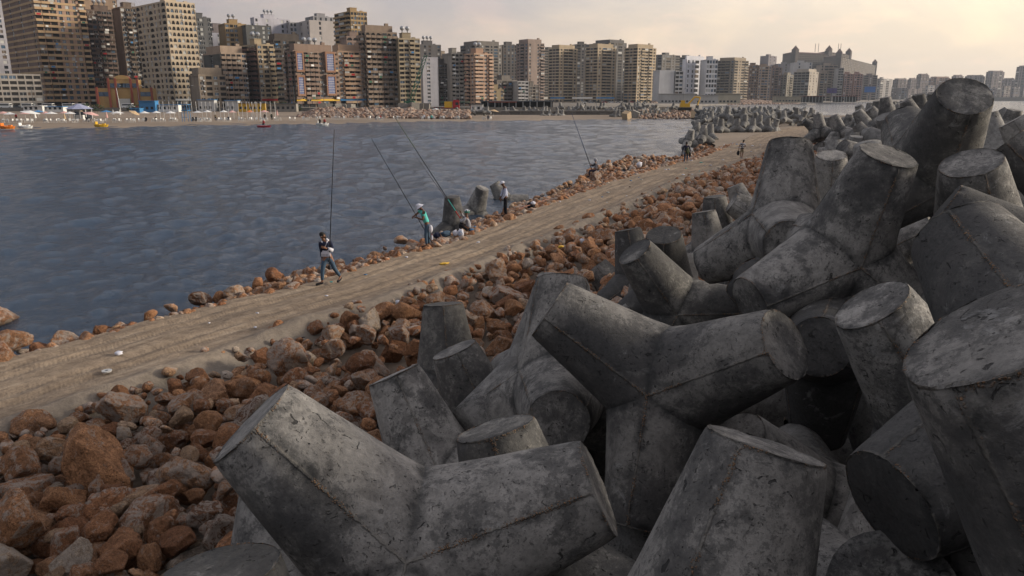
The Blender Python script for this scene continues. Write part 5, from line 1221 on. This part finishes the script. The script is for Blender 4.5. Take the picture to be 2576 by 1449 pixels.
def person(loc,J,look,sleeve,shirt,legs,shoe,label,hair=None,short=False,hoodc=None,skinm=None,sc=1.,gripdir=None,stripes=None):
    """J: joints in metres, x picture right, y away, z up"""
    g={k:V3(*v) for k,v in J.items()};root=empty('person',loc);sk=skinm or skm
    hd=g['head'];nk=g['neck'];ch=g['chest'];pv=g['pelvis'];lk=Vector(look).normalized()
    V=[pv,(pv+ch)/2,ch,(ch+nk)/2+V3(0,0,.03),nk,nk+(hd-nk)*.45+lk*.012,hd+lk*.01,hd+(hd-nk).normalized()*.085];R=[(.14,.105),(.125,.095),(.15,.105),(.1,.08),.052,(.066,.07),(.078,.09),(.06,.07)]
    E=[(i,i+1) for i in range(7)]
    side=lk.cross(V3(0,0,1)).normalized()
    a=len(V);V.append(hd+lk*.075-V3(0,0,.0));E.append((6,a));R.append(.022);V.append(hd+lk*.108-V3(0,0,.022));E.append((a,a+1));R.append(.015)
    V.append(nk+(hd-nk)*.45+lk*.07);E.append((5,a+2));R.append(.03)
    for s in(-1,1): b=len(V);V.append(hd+side*.092*s-V3(0,0,.01));E.append((6,b));R.append((.012,.026))
    def limb(names,rs,st):
        prev=st;ids=[]
        for n_,r in zip(names,rs): i=len(V);V.append(g[n_]);E.append((prev,i));R.append(r);prev=i;ids.append(i)
        return ids
    for s in'ab':
        i=limb(('sh'+s,'el'+s,'ha'+s),(.06,.043,.03),3)
        cu=(gripdir or {}).get(s,(0,0,-.2));dv=(g['ha'+s]-g['el'+s]).normalized();cv=Vector(cu)-dv*Vector(cu).dot(dv)
        if cv.length<.05:cv=dv.orthogonal()
        hand(V,E,R,i[2],g['ha'+s],dv,cv)
        limb(('hi'+s,'kn'+s,'an'+s,'to'+s),(.085,.055,.04,.03),0)
    bo=skin('body',V,E,R,sk,root,1)
    # face
    fb=MB()
    for s in(-1,1): p=hd+lk*.086+side*.033*s+V3(0,0,.012);fb.ball(p,.011,M['gw'],8,5).ball(p+lk*.006,.006,M['black'],6,4)
    fb.build('eyes',root);fb=MB();fb.ball(hd+lk*.088-V3(0,0,.05),.02,plain('lips',(.16,.05,.04),.6,0) if 'lips' not in bpy.data.materials else bpy.data.materials['lips'],8,5,(1,1,.35));fb.build('mouth',root)
    # shirt
    V=[pv+V3(0,0,-.02),(pv+ch)/2,ch,(ch+nk)/2+V3(0,0,.045)];E=[(0,1),(1,2),(2,3)];R=[(.165,.13),(.155,.12),(.175,.125),(.115,.09)]
    for s in'ab':
        i=len(V);V.append(g['sh'+s]);E.append((3,i));R.append(.08)
        if sleeve=='long': V+= [g['el'+s],g['el'+s]+(g['ha'+s]-g['el'+s])*.9];E+=[(i,i+1),(i+1,i+2)];R+=[.06,.045]
        elif sleeve=='three': V+=[g['el'+s],g['el'+s]+(g['ha'+s]-g['el'+s])*.45];E+=[(i,i+1),(i+1,i+2)];R+=[.06,.055]
        else: V.append(g['sh'+s]+(g['el'+s]-g['sh'+s])*.62);E.append((i,i+1));R.append(.066)
    skin('shirt',V,E,R,shirt,root,1)
    V=[pv+V3(0,0,.05),pv-V3(0,0,.04)];E=[(0,1)];R=[(.15,.115),(.15,.12)]
    for s in'ab':
        i=len(V);V.append(g['hi'+s]-V3(0,0,.05));E.append((1,i));R.append(.105)
        if short: V.append(g['kn'+s]+(g['hi'+s]-g['kn'+s])*.1);E.append((i,i+1));R.append(.085)
        else: V+=[g['kn'+s],g['an'+s]+(g['kn'+s]-g['an'+s])*.08];E+=[(i,i+1),(i+1,i+2)];R+=[.07,.054]
    skin('shorts' if short else 'trousers',V,E,R,legs,root,1)
    for s in'ab':
        an,to=g['an'+s],g['to'+s];d=(to-an);d.z=0;d.normalize();b0=V3(an.x,an.y,to.z+.0)
        skin('shoe',[an-d*.03+V3(0,0,-.02),V3(an.x,an.y,(an.z+to.z)/2+.01),to,to+d*.03],[(0,1),(1,2),(2,3)],[.045,.048,.042,.03],shoe,root,1)
    if hair:
        kind,hm_=hair;ax=(hd-nk).normalized();h=MB();h.frame(hd,side,-lk,ax)
        if kind=='hair': h.ball((0,.012,.025),.098,hm_,14,9,(.93,1.08,1.03),-.1).ball((0,.04,-.03),.085,hm_,12,8,(.95,.8,1.))
        elif kind=='bucket': h.ball((0,.0,.035),.112,hm_,14,8,(.95,1.05,1.),0.).tube((0,0,.05),(0,0,-.02),.108,hm_,.165,16,False)
        elif kind=='cap': h.ball((0,0,.03),.11,hm_,14,8,(.95,1.05,.95),-.05).box(-.07,.07,-.2,-.06,.025,.045,hm_)
        elif kind=='hood': h.ball((0,.02,0.01),.125,hm_,14,9,(.95,1.05,1.1),-.75)
        me=h.me('hat' if kind!='hair' else 'hair',True);obj('hat' if kind!='hair' else 'hair',me,root)
    tag(root,label,'person');return root
# boy with the pole
c=clo
L0=G(824.5,714,1.0)
J=dict(head=(-.065,0,1.475),neck=(-.02,0,1.33),chest=(.02,0,1.16),pelvis=(.045,0,.87),sha=(-.14,-.06,1.28),shb=(.15,.03,1.28),ela=(-.15,.08,1.02),haa=(-.15,.08,.76),elb=(.215,-.05,1.05),hab=(.055,-.2,1.14),hia=(-.03,-.02,.83),hib=(.13,.02,.83),kna=(-.1,-.14,.47),knb=(.21,.02,.5),ana=(-.13,-.12,.09),anb=(.35,.22,.17),toa=(-.29,-.2,.025),tob=(.30,.04,.06))
boy=person(L0,J,(-.45,-1,-.05),'long',c['navy'],c['denim'],c['dark'],"boy in navy hoodie and jeans walking on the road with an upright pole",('hair',HAIR),gripdir={'b':(-.2,.3,.0),'a':(0,0,-.1)})
b=MB();b.tube((.215,-.05,1.05),(.1,-.155,1.115),.063,c['white'],.056,10).build('sleeve',boy,smooth=True)
b=MB();b.box(-.105,.16,-.165,-.125,.88,1.0,c['white']);b.box(-.07,.12,-.162,-.12,1.0,1.05,c['white']);b.build('pocket',boy)
b=MB();b.tube((.0,.07,1.36),(.09,.0,1.33),.06,c['white'],.04,8).tube((-.09,-.08,1.33),(0.02,-.14,1.16),.018,c['white'],.012,6).tube((.08,-.06,1.33),(0.02,-.14,1.16),.018,c['white'],.012,6);b.build('hood',boy,smooth=True)
def text(s,size,m,parent,loc,rot,ext=.002,name='lettering'):
    cu=bpy.data.curves.new(name,'FONT');cu.body=s;cu.size=size;cu.extrude=ext;cu.align_x='CENTER';cu.materials.append(m)
    o=bpy.data.objects.new(name,cu);o.location=loc;o.rotation_euler=rot;COL.objects.link(o)
    dg=bpy.context.evaluated_depsgraph_get();me=bpy.data.meshes.new_from_object(o.evaluated_get(dg));bpy.data.objects.remove(o);return obj(name,me,parent,loc,rot)
text("CO·D",.075,c['dark'],boy,(-.0,-.1675,.9),(math.pi/2,0,0))
def rod(name,p,q,r0,r1,mats,lab,seg=None):
    p,q=Vector(p),Vector(q);root=empty(name,p);n=len(mats);d=q-p
    parts=[('handle',0,.2),('blank',.2,1.)] if n==1 else None
    f=[0]+[ (i+1)/n for i in range(n)] if seg is None else seg
    for i,m in enumerate(mats):
        a,b_=f[i],f[i+1];mb=MB();ra=r0+(r1-r0)*a;rb=r0+(r1-r0)*b_;mb.tube(d*a,d*b_,ra,m,rb,8)
        mb.tube(d*a,d*a+d.normalized()*.03,ra*1.35,m,ra*1.35,8);mb.build('grip' if i==0 else 'section',root)
    mb=MB()
    for k in range(5,12): 
        t=k/12;mb.tube(d*t,d*t+V3(.02,-.02,0),.004,M['pole'],n=4)
    mb.build('guide',root);tag(root,lab,'fishing rod');return root
def atd(u,v,y):  # point seen at u,v at forward distance y
    return at(u,y,zat(v,y))
y0=L0.y-.2
black=plain('rod_black',(.01,.01,.012),.35,0)
rod('fishing_rod',atd(827.5,675,y0),atd(841,325,y0+.5),.016,.009,[black,black,plain('rod_tip',(.05,.035,.02),.5,0)],"long upright black pole held by the boy",[0,.45,.85,1])
# turquoise man
L1=G(1074,622,1.0)
J=dict(head=(-.225,0,1.53),neck=(-.15,0,1.43),chest=(-.08,0,1.22),pelvis=(.03,0,.9),sha=(-.06,-.17,1.37),shb=(-.24,.15,1.36),ela=(-.09,-.24,1.08),haa=(-.38,-.12,1.16),elb=(-.34,.18,1.26),hab=(-.45,-.02,1.2),hia=(.04,-.09,.86),hib=(.05,.09,.86),kna=(-.02,-.11,.49),knb=(.05,.1,.5),ana=(.01,-.1,.09),anb=(.08,.1,.09),toa=(-.16,-.14,.03),tob=(-.08,.08,.03))
rd_=skmd=plain('skin_dark',(.13,.06,.035),.6,.1)
m1=person(L1,J,(-1,-.1,-.35),'short',c['teal'],c['denim'],c['dark'],"man in turquoise t-shirt and white bucket hat bending over his rod",('bucket',c['white']),skinm=skmd,gripdir={'a':(0,.3,-.3),'b':(0,-.3,-.3)})
b=MB();b.ball((-.285,0,1.47),.062,HAIR,10,6,(1,1,.9));b.build('beard',m1,smooth=True)
b=MB();b.ball((.17,-.1,.72),.1,c['white'],10,7,(.8,.6,1.5));o=b.build('plastic_bag',None,L1,smooth=True);tag(o,"crumpled white plastic bag hanging at the turquoise man's hip",'bag')
rod('fishing_rod',atd(1087.5,611,L1.y-.05),atd(934,348,L1.y+1.5),.018,.009,[black,black,black],"dark rod slanting up left from the turquoise man's hands",[0,.3,.7,1])
# seated man
L2=G(1172,582,1.0)
J=dict(head=(.04,0,.74),neck=(.05,0,.6),chest=(.09,0,.40),pelvis=(.13,0,.1),sha=(.02,-.17,.53),shb=(-.02,.17,.54),ela=(-.19,-.2,.38),haa=(-.2,-.08,.53),elb=(-.12,.2,.55),hab=(-.2,.12,.74),hia=(.08,-.09,.1),hib=(.08,.1,.1),kna=(-.26,-.13,.3),knb=(-.24,.13,.32),ana=(-.2,-.16,.04),anb=(-.2,.15,.04),toa=(-.36,-.18,-.0),tob=(-.36,.15,-.0))
m2=person(L2+V3(0,0,.04),J,(-1,.25,.1),'long',c['grey'],c['dark'],c['dark'],"man sitting at the shore in grey shirt and green patterned cap",None,skinm=skmd,gripdir={'a':(0,.3,.1),'b':(0,0,-.4)})
h=MB();h.frame(V3(.06,0,.77),(1,0,0),(0,1,0),(0,0,1));gc=clo['teal'];
grn=plain('cap_green',(.02,.14,.1),.8,0);h.ball((0,0,0),.115,grn,16,8,(1,1,1),-.1)
for k in range(5):
    t=k*1.256;h.tube((math.cos(t)*.02,math.sin(t)*.02,.117),(math.cos(t)*.105,math.sin(t)*.105,.055),.02,c['white'],.028,5)
h.build('hat',m2,smooth=True)
rod('fishing_rod',atd(1163,557,L2.y-.15),atd(972,262,L2.y+5),.024,.012,[plain('rod_red',(.4,.04,.03),.4,0),plain('rod_teal',(.03,.3,.25),.4,0),black,plain('rod_yellow',(.07,.09,.03),.4,0),black],"thick multicoloured rod held by the seated man",[0,.08,.17,.6,.85,1])
rod('fishing_rod',atd(1160,552,L2.y+.15),atd(1040,385,L2.y+1.5),.016,.004,[plain('rod_dark',(.03,.02,.02),.4,0)],"thin rod leaning alongside the multicoloured one",[0,1])
def blob(name,loc,s,m,lab,cat,seed=1,amp=.28,sub=3):
    P,F=ico(sub);P=np.array([Vector(p)*(1+amp*mnoise.noise(Vector(p)*1.8+V3(seed*3.1,0,0))+amp*.45*mnoise.noise(Vector(p)*5+V3(seed,0,0))) for p in P])*np.array(s)
    o=obj(name,fastmesh(name,P,F,m,True),None,loc,(0,0,seed));return tag(o,lab,cat)
blob('plastic_bag',G(1159,586,1.12),(.13,.11,.17),c['white'],"white carrier bag with a blue round mark beside the seated man",'bag',3)
b=MB();q=G(1156,584,1.14)
for k in range(10):
    t=2*math.pi*k/10;t2=t+.5;b.tube((math.cos(t)*.07,-.17,math.sin(t)*.08),(math.cos(t2)*.07,-.17,math.sin(t2)*.08),.012,M['blue'],n=5)
bag=[o for o in COL.objects if o.get('label','').startswith('white carrier bag')][0];b.build('printed_ring',bag).rotation_euler=(0,0,-3)
blob('plastic_bag',G(1145,587,1.1),(.12,.1,.14),clo['white'],"crumpled white and tan bag next to the carrier bag",'bag',5)
blob('backpack',G(1122,588,1.1),(.24,.14,.12),c['denim'],"grey blue bag of clothes lying on the shore rocks",'bag',7)
blob('backpack',G(1099,592,1.05),(.17,.14,.14),c['navy'],"dark navy bag on the rocks left of the grey blue one",'bag',8)
blob('plastic_bag',G(1188,579,1.03),(.18,.12,.06),M['blue'],"flat blue plastic bag behind the seated man",'bag',9)
b=MB();b.tube((0,0,0),(0,0,.18),.035,c['white'],.03,8).tube((0,0,.18),(0,0,.24),.012,M['red'],.012,6);tag(b.build('bottle',None,G(1083+4,603,.98)),"small clear bottle with a red cap on the shore",'bottle')
# man in white cap
L3=G(1271,545,1.0)
J=dict(head=(-.115,0,1.56),neck=(-.05,0,1.42),chest=(.01,0,1.22),pelvis=(.02,0,.92),sha=(.03,-.16,1.36),shb=(-.05,.17,1.36),ela=(-.0,-.22,1.08),haa=(-.17,-.16,.84),elb=(-.16,.14,1.08),hab=(-.22,.04,.93),hia=(.02,-.09,.88),hib=(.02,.09,.88),kna=(.03,-.1,.5),knb=(-.02,.1,.5),ana=(.05,-.1,.09),anb=(.0,.1,.09),toa=(-.12,-.12,.03),tob=(-.17,.1,.03))
m3=person(L3,J,(-1,-.15,-.45),'long',c['lblue'],c['dark'],c['dark'],"man in pale blue shirt, black trousers and white cap standing by the water",('cap',c['white']),skinm=skmd)
# seated hooded man
sr=G(1499,443,1.1)
L4=Vector((sr.x,sr.y,1.0));L4=atd(1498,429,sr.y)
J=dict(head=(-.03,0,.74),neck=(.0,0,.58),chest=(.03,0,.4),pelvis=(.02,0,.08),sha=(-.03,-.16,.52),shb=(.05,.15,.52),ela=(-.17,-.2,.36),haa=(-.32,-.08,.36),elb=(-.1,.2,.38),hab=(-.28,.06,.42),hia=(-.05,-.09,.06),hib=(-.05,.09,.06),kna=(-.42,-.1,-.02),knb=(-.4,.12,.0),ana=(-.43,-.1,-.38),anb=(-.42,.12,-.38),toa=(-.56,-.1,-.43),tob=(-.55,.12,-.43))
m4=person(L4,J,(-1,.5,0),'long',c['grey'],c['navy'],c['dark'],"hooded man in grey seated on a boulder at the shore with a rod",('hood',c['grey']),gripdir={'a':(0,.2,.2),'b':(0,-.2,.2)})
b=MB();b.tube((-.04,-.17,.52),(-.17,-.215,.36),.068,c['dark'],.058,8).tube((-.17,-.215,.36),(-.3,-.1,.36),.058,c['dark'],.045,8);b.build('sleeve',m4,smooth=True)
b=MB();b.tube((.06,-.16,.56),(.17,-.1,.1),.02,c['dark'],.02,6);b.build('strap',m4)
rod('fishing_rod',atd(1489,427,L4.y-.1),atd(1438,285,L4.y+2),.03,.014,[black,plain('rod_blue',(.02,.04,.1),.4,0)],"dark blue rod held up by the hooded man",[0,.3,1])
P,F=RH[3];o=obj('rock',RHm[3],None,L4+V3(.0,.05,-.48),(0,.15,.4));o.scale=(.5,.5,.75);tag(o,"orange brown boulder the hooded man sits on",'rock')
# walkers
L5=G(1725,409,1.0)
J=dict(head=(0,.02,1.66),neck=(0,0,1.5),chest=(0,0,1.28),pelvis=(.0,0,.95),sha=(-.19,0,1.42),shb=(.2,0,1.42),ela=(-.31,.02,1.14),haa=(-.36,-.02,.84),elb=(.31,.03,1.14),hab=(.33,-.1,.92),hia=(-.1,0,.9),hib=(.1,0,.9),kna=(-.11,.03,.5),knb=(.1,-.04,.5),ana=(-.11,0,.1),anb=(.1,.02,.1),toa=(-.12,.14,.03),tob=(.11,.16,.03))
m5=person(L5,J,(0,1,0),'long',c['navy'],c['denim'],c['white'],"walker in dark jacket seen from behind with an olive bag on his back",('hair',HAIR))
blob('backpack',L5+V3(.06,-.2,1.0),(.24,.12,.27),c['olive'],"olive green bag carried on the dark walker's back",'bag',4)
blob('shoulder_bag',L5+V3(.3,-.1,.72),(.1,.12,.24),c['dark'],"black bag hanging at the dark walker's right side",'bag',6)
blob('handbag',L5+V3(-.37,-.04,.66),(.08,.06,.1),c['dark'],"small black pouch in the dark walker's left hand",'bag',2)
L6=G(1865,399,1.0)
J=dict(head=(.1,.02,1.6),neck=(.06,0,1.44),chest=(.03,0,1.24),pelvis=(.0,0,.92),sha=(-.17,0,1.36),shb=(.22,0,1.36),ela=(-.27,.0,1.08),haa=(-.33,-.03,.82),elb=(.31,.02,1.1),hab=(.22,.22,1.04),hia=(-.08,0,.88),hib=(.1,0,.88),kna=(-.1,-.02,.5),knb=(.12,.06,.5),ana=(-.06,-.02,.1),anb=(.05,.04,.14),toa=(-.07,.12,.03),tob=(.07,-.08,.04))
m6=person(L6,J,(.1,1,0),'short',c['grey'],c['khaki'],c['grey'],"walker in striped shirt and khaki shorts going away along the road",('hair',HAIR),short=True)
b=MB()
for z in(1.26,1.08,.9): b.tube((.03-(1.26-z)*.06,0,z),(.03-(1.26-z)*.06,0,z+.055),.178,c['dark'],.18,16,False)
st=b.build('shirt_stripes',m6,smooth=True);st.scale=(1,.72,1)
blob('handbag',L6+V3(-.34,-.04,.52),(.13,.07,.22),c['dark'],"black shopping bag in the striped walker's hand",'bag',3)
# litter and small things along the road
def litter(u,v,m,s,lab,z=1.03,seed=1,flat=.12): blob('litter',G(u,v,z),(s,s*.7,s*flat*2),m,lab,'litter',seed,.5,2)
litter(298,888,c['white'],.12,"torn white paper lying on the road at the left",seed=2)
b=MB();b.tube((0,0,0),(0,0,.03),.09,M['gw'],.1,14).tube((0,0,.03),(0,0,.035),.03,M['pole'],n=8);tag(b.build('paper_plate',None,G(269,935,1.02)),"small round white plate on the road at the left",'plate')
litter(1117,662,M['yellow'],.2,"flat yellow plastic bag on the road",seed=4,flat=.04)
litter(833,709,c['teal'],.07,"pale green packet by the boy's foot",seed=5)
litter(1003,760,c['white'],.1,"white foam scrap at the right road edge",seed=6,flat=.3);litter(1018,762,c['white'],.07,"smaller white scrap beside the foam",seed=7,flat=.3)
litter(1411,621,M['yellow'],.17,"yellow and red packet on the rubble by the road",seed=8,flat=.2);litter(1502,641+0,c['white'],.12,"white cup among the rubble",seed=9,flat=.4)
litter(1608,414,c['white'],.28,"white bag on the shore rocks before the walkers",seed=10,flat=.4,z=1.5);litter(1463,607,c['white'],.12,"white foam cup on the red rubble slope",seed=3,flat=.5)
blob('garbage_bag',G(1336,517,1.0),(.26,.2,.18),c['dark'],"black rubbish bag tied with white on the shore rocks",'bag',2);blob('plastic_bag',G(1341,511,1.15),(.14,.12,.1),c['white'],"white plastic bag on top of the black one",'bag',5)
li=random.Random(4);n=0
while n<70:
    u=li.uniform(100,2040);v=li.uniform(320,1000);p=G(u,v,1.0)
    y=p.y
    i=int(np.argmin((L_[:,0]-p.x)**2+(L_[:,1]-p.y)**2));j=int(np.argmin((R_[:,0]-p.x)**2+(R_[:,1]-p.y)**2))
    inroad=(Vector(L_[i])-p).length+(Vector(R_[j])-p).length
    wd=float(np.linalg.norm(R_[i]-L_[i]))
    if inroad>wd+2.2 or (u<1500 and li.random()<.9) or u<500:continue
    m=li.choice([c['white']]*5+[M['blue'],c['teal'],M['gp'],c['dark'],M['blue']]);s=li.uniform(.025,.06)*(1+y/35)
    o=blob('litter',Vector((p.x,p.y,1.03)),(s,s*.7,s*.25),m,"tiny scrap of litter on the sandy road, "+("far" if y>50 else "middle" if y>25 else "near")+" part",'litter',n,.5,1);o['group']="scraps of litter on the road, "+("far" if y>50 else "middle" if y>25 else "near")+" part";n+=1
# thin cane lying at the shore edge
a,b_=G(1305,545-20,1.05),G(1385,505-6,1.1)
mb=MB();mb.tube((0,0,0),b_-a,.02,plain('cane',(.3,.14,.1),.6,0),.012,6);tag(mb.build('cane',None,a),"thin reddish cane lying along the shore edge of the road",'cane')

# ---------------------------------------------------------------- air, light, sky, camera
me=MB().box(-3300,3300,-60,5200,-1,190,None) if False else None
hm=bpy.data.materials.new('haze');hm.use_nodes=True;nt=hm.node_tree;nt.nodes.remove(nt.nodes['Principled BSDF'])
pv=nt.nodes.new('ShaderNodeVolumePrincipled');pv.inputs['Color'].default_value=(.78,.87,1.,1);pv.inputs['Density'].default_value=.00009;pv.inputs['Anisotropy'].default_value=.3
nt.links.new(pv.outputs[0],nt.nodes['Material Output'].inputs['Volume'])
b=MB();b.box(-2600,3400,-60,4200,-3.2,185,hm);tag(b.build('haze'),kind='stuff')
SUN_AZ,SUN_EL=math.radians(86),math.radians(15)
sl=bpy.data.lights.new('sun','SUN');sl.energy=2.;sl.angle=math.radians(10);sl.color=(1.,.89,.74);so=link(bpy.data.objects.new('sun',sl))
sd_=Vector((math.sin(SUN_AZ)*math.cos(SUN_EL),math.cos(SUN_AZ)*math.cos(SUN_EL),math.sin(SUN_EL)));so.rotation_mode='QUATERNION';so.rotation_quaternion=sd_.to_track_quat('Z','Y');so.location=(20,0,40)
W=bpy.data.worlds.new('World');SC.world=W;W.use_nodes=True;nt=W.node_tree;k=N(nt);bg=nt.nodes['Background']
sky=k.n('ShaderNodeTexSky',sky_type='NISHITA');sky.sun_disc=False;sky.sun_elevation=SUN_EL;sky.sun_rotation=SUN_AZ;sky.dust_density=4.;sky.air_density=1.3
tc=k.n('ShaderNodeTexCoord').outputs['Generated']
sx=k.n('ShaderNodeSeparateXYZ');k.l(tc,sx.inputs[0]);zc=sx.outputs['Z']
dt=k.n('ShaderNodeVectorMath',operation='DOT_PRODUCT');k.l(tc,dt.inputs[0]);dt.inputs[1].default_value=(math.sin(math.radians(42)),math.cos(math.radians(42)),.05);d=dt.outputs['Value']
# high veil of cloud: pinkish grey away from the sun, cream near it, dark blue high at left, brightened behind the camera as added fill
veil=k.ramp(k.math('MULTIPLY_ADD' if False else 'MULTIPLY',k.math('ADD',d,1.),.5),(.0,(1.2,1.3,1.55)),(.55,(1.42,1.42,1.62)),(.7,(1.72,1.58,1.68)),(.87,(2.8,2.5,2.25)),(1.,(5.,4.3,3.2)))
high=k.ramp(k.math('MULTIPLY',k.math('ADD',d,1.),.5),(.0,(1.7,1.65,1.6)),(.4,(1.6,1.58,1.6)),(.52,(.6,.8,1.1)),(.7,(.42,.75,1.2)),(.84,(2.3,2.3,2.35)),(.95,(4.7,4.3,3.8)))
high=k.mix(k.ramp(zc,(.42,0.),(.8,.9)),high,(2.7,2.6,2.5))
veil=k.mix(k.ramp(zc,(.09,0.),(.34,1.)),veil,high)
hz=k.ramp(zc,(0.,1.),(.07,.7),(.16,0.));veil=k.mix(k.math('MULTIPLY',hz,.45),veil,k.mix(1.,veil,(1.12,.98,.74),'MULTIPLY'))
mp=k.n('ShaderNodeMapping');k.l(tc,mp.inputs['Vector']);mp.inputs['Scale'].default_value=(1,1,2.6)
cl=k.noise(mp.outputs['Vector'],3.6,7,.58,.5);cl2=k.noise(mp.outputs['Vector'],7.5,7,.6,.3)
veil=k.mix(k.ramp(cl,(.4,0.),(.58,.9)),veil,k.mix(1.,veil,(.74,.79,.9),'MULTIPLY'))
veil=k.mix(k.ramp(cl2,(.52,0.),(.62,.8)),veil,k.mix(1.,veil,(1.18,1.09,1.05),'MULTIPLY'))
c=k.mix(.86,sky.outputs['Color'],k.mix(1.,veil,(1.,.955,.975),'MULTIPLY'));k.l(c,bg.inputs['Color']);bg.inputs['Strength'].default_value=.13
cd=bpy.data.cameras.new('camera');cd.sensor_width=36;cd.lens=36*FU/2576;cd.clip_start=.05;cd.clip_end=20000
co=link(bpy.data.objects.new('camera',cd));co.location=(0,0,CZ);co.rotation_euler=(math.pi/2-PT,0,0);SC.camera=co
SC.view_settings.view_transform='Standard';SC.view_settings.look='None';SC.view_settings.gamma=1;SC.view_settings.exposure=1.08
SC.cycles.max_bounces=6;SC.cycles.diffuse_bounces=1;SC.cycles.volume_bounces=0;SC.cycles.use_denoising=True;SC.cycles.sample_clamp_indirect=6
SC.cycles.volume_max_steps=16 if hasattr(SC.cycles,'volume_max_steps') else 16
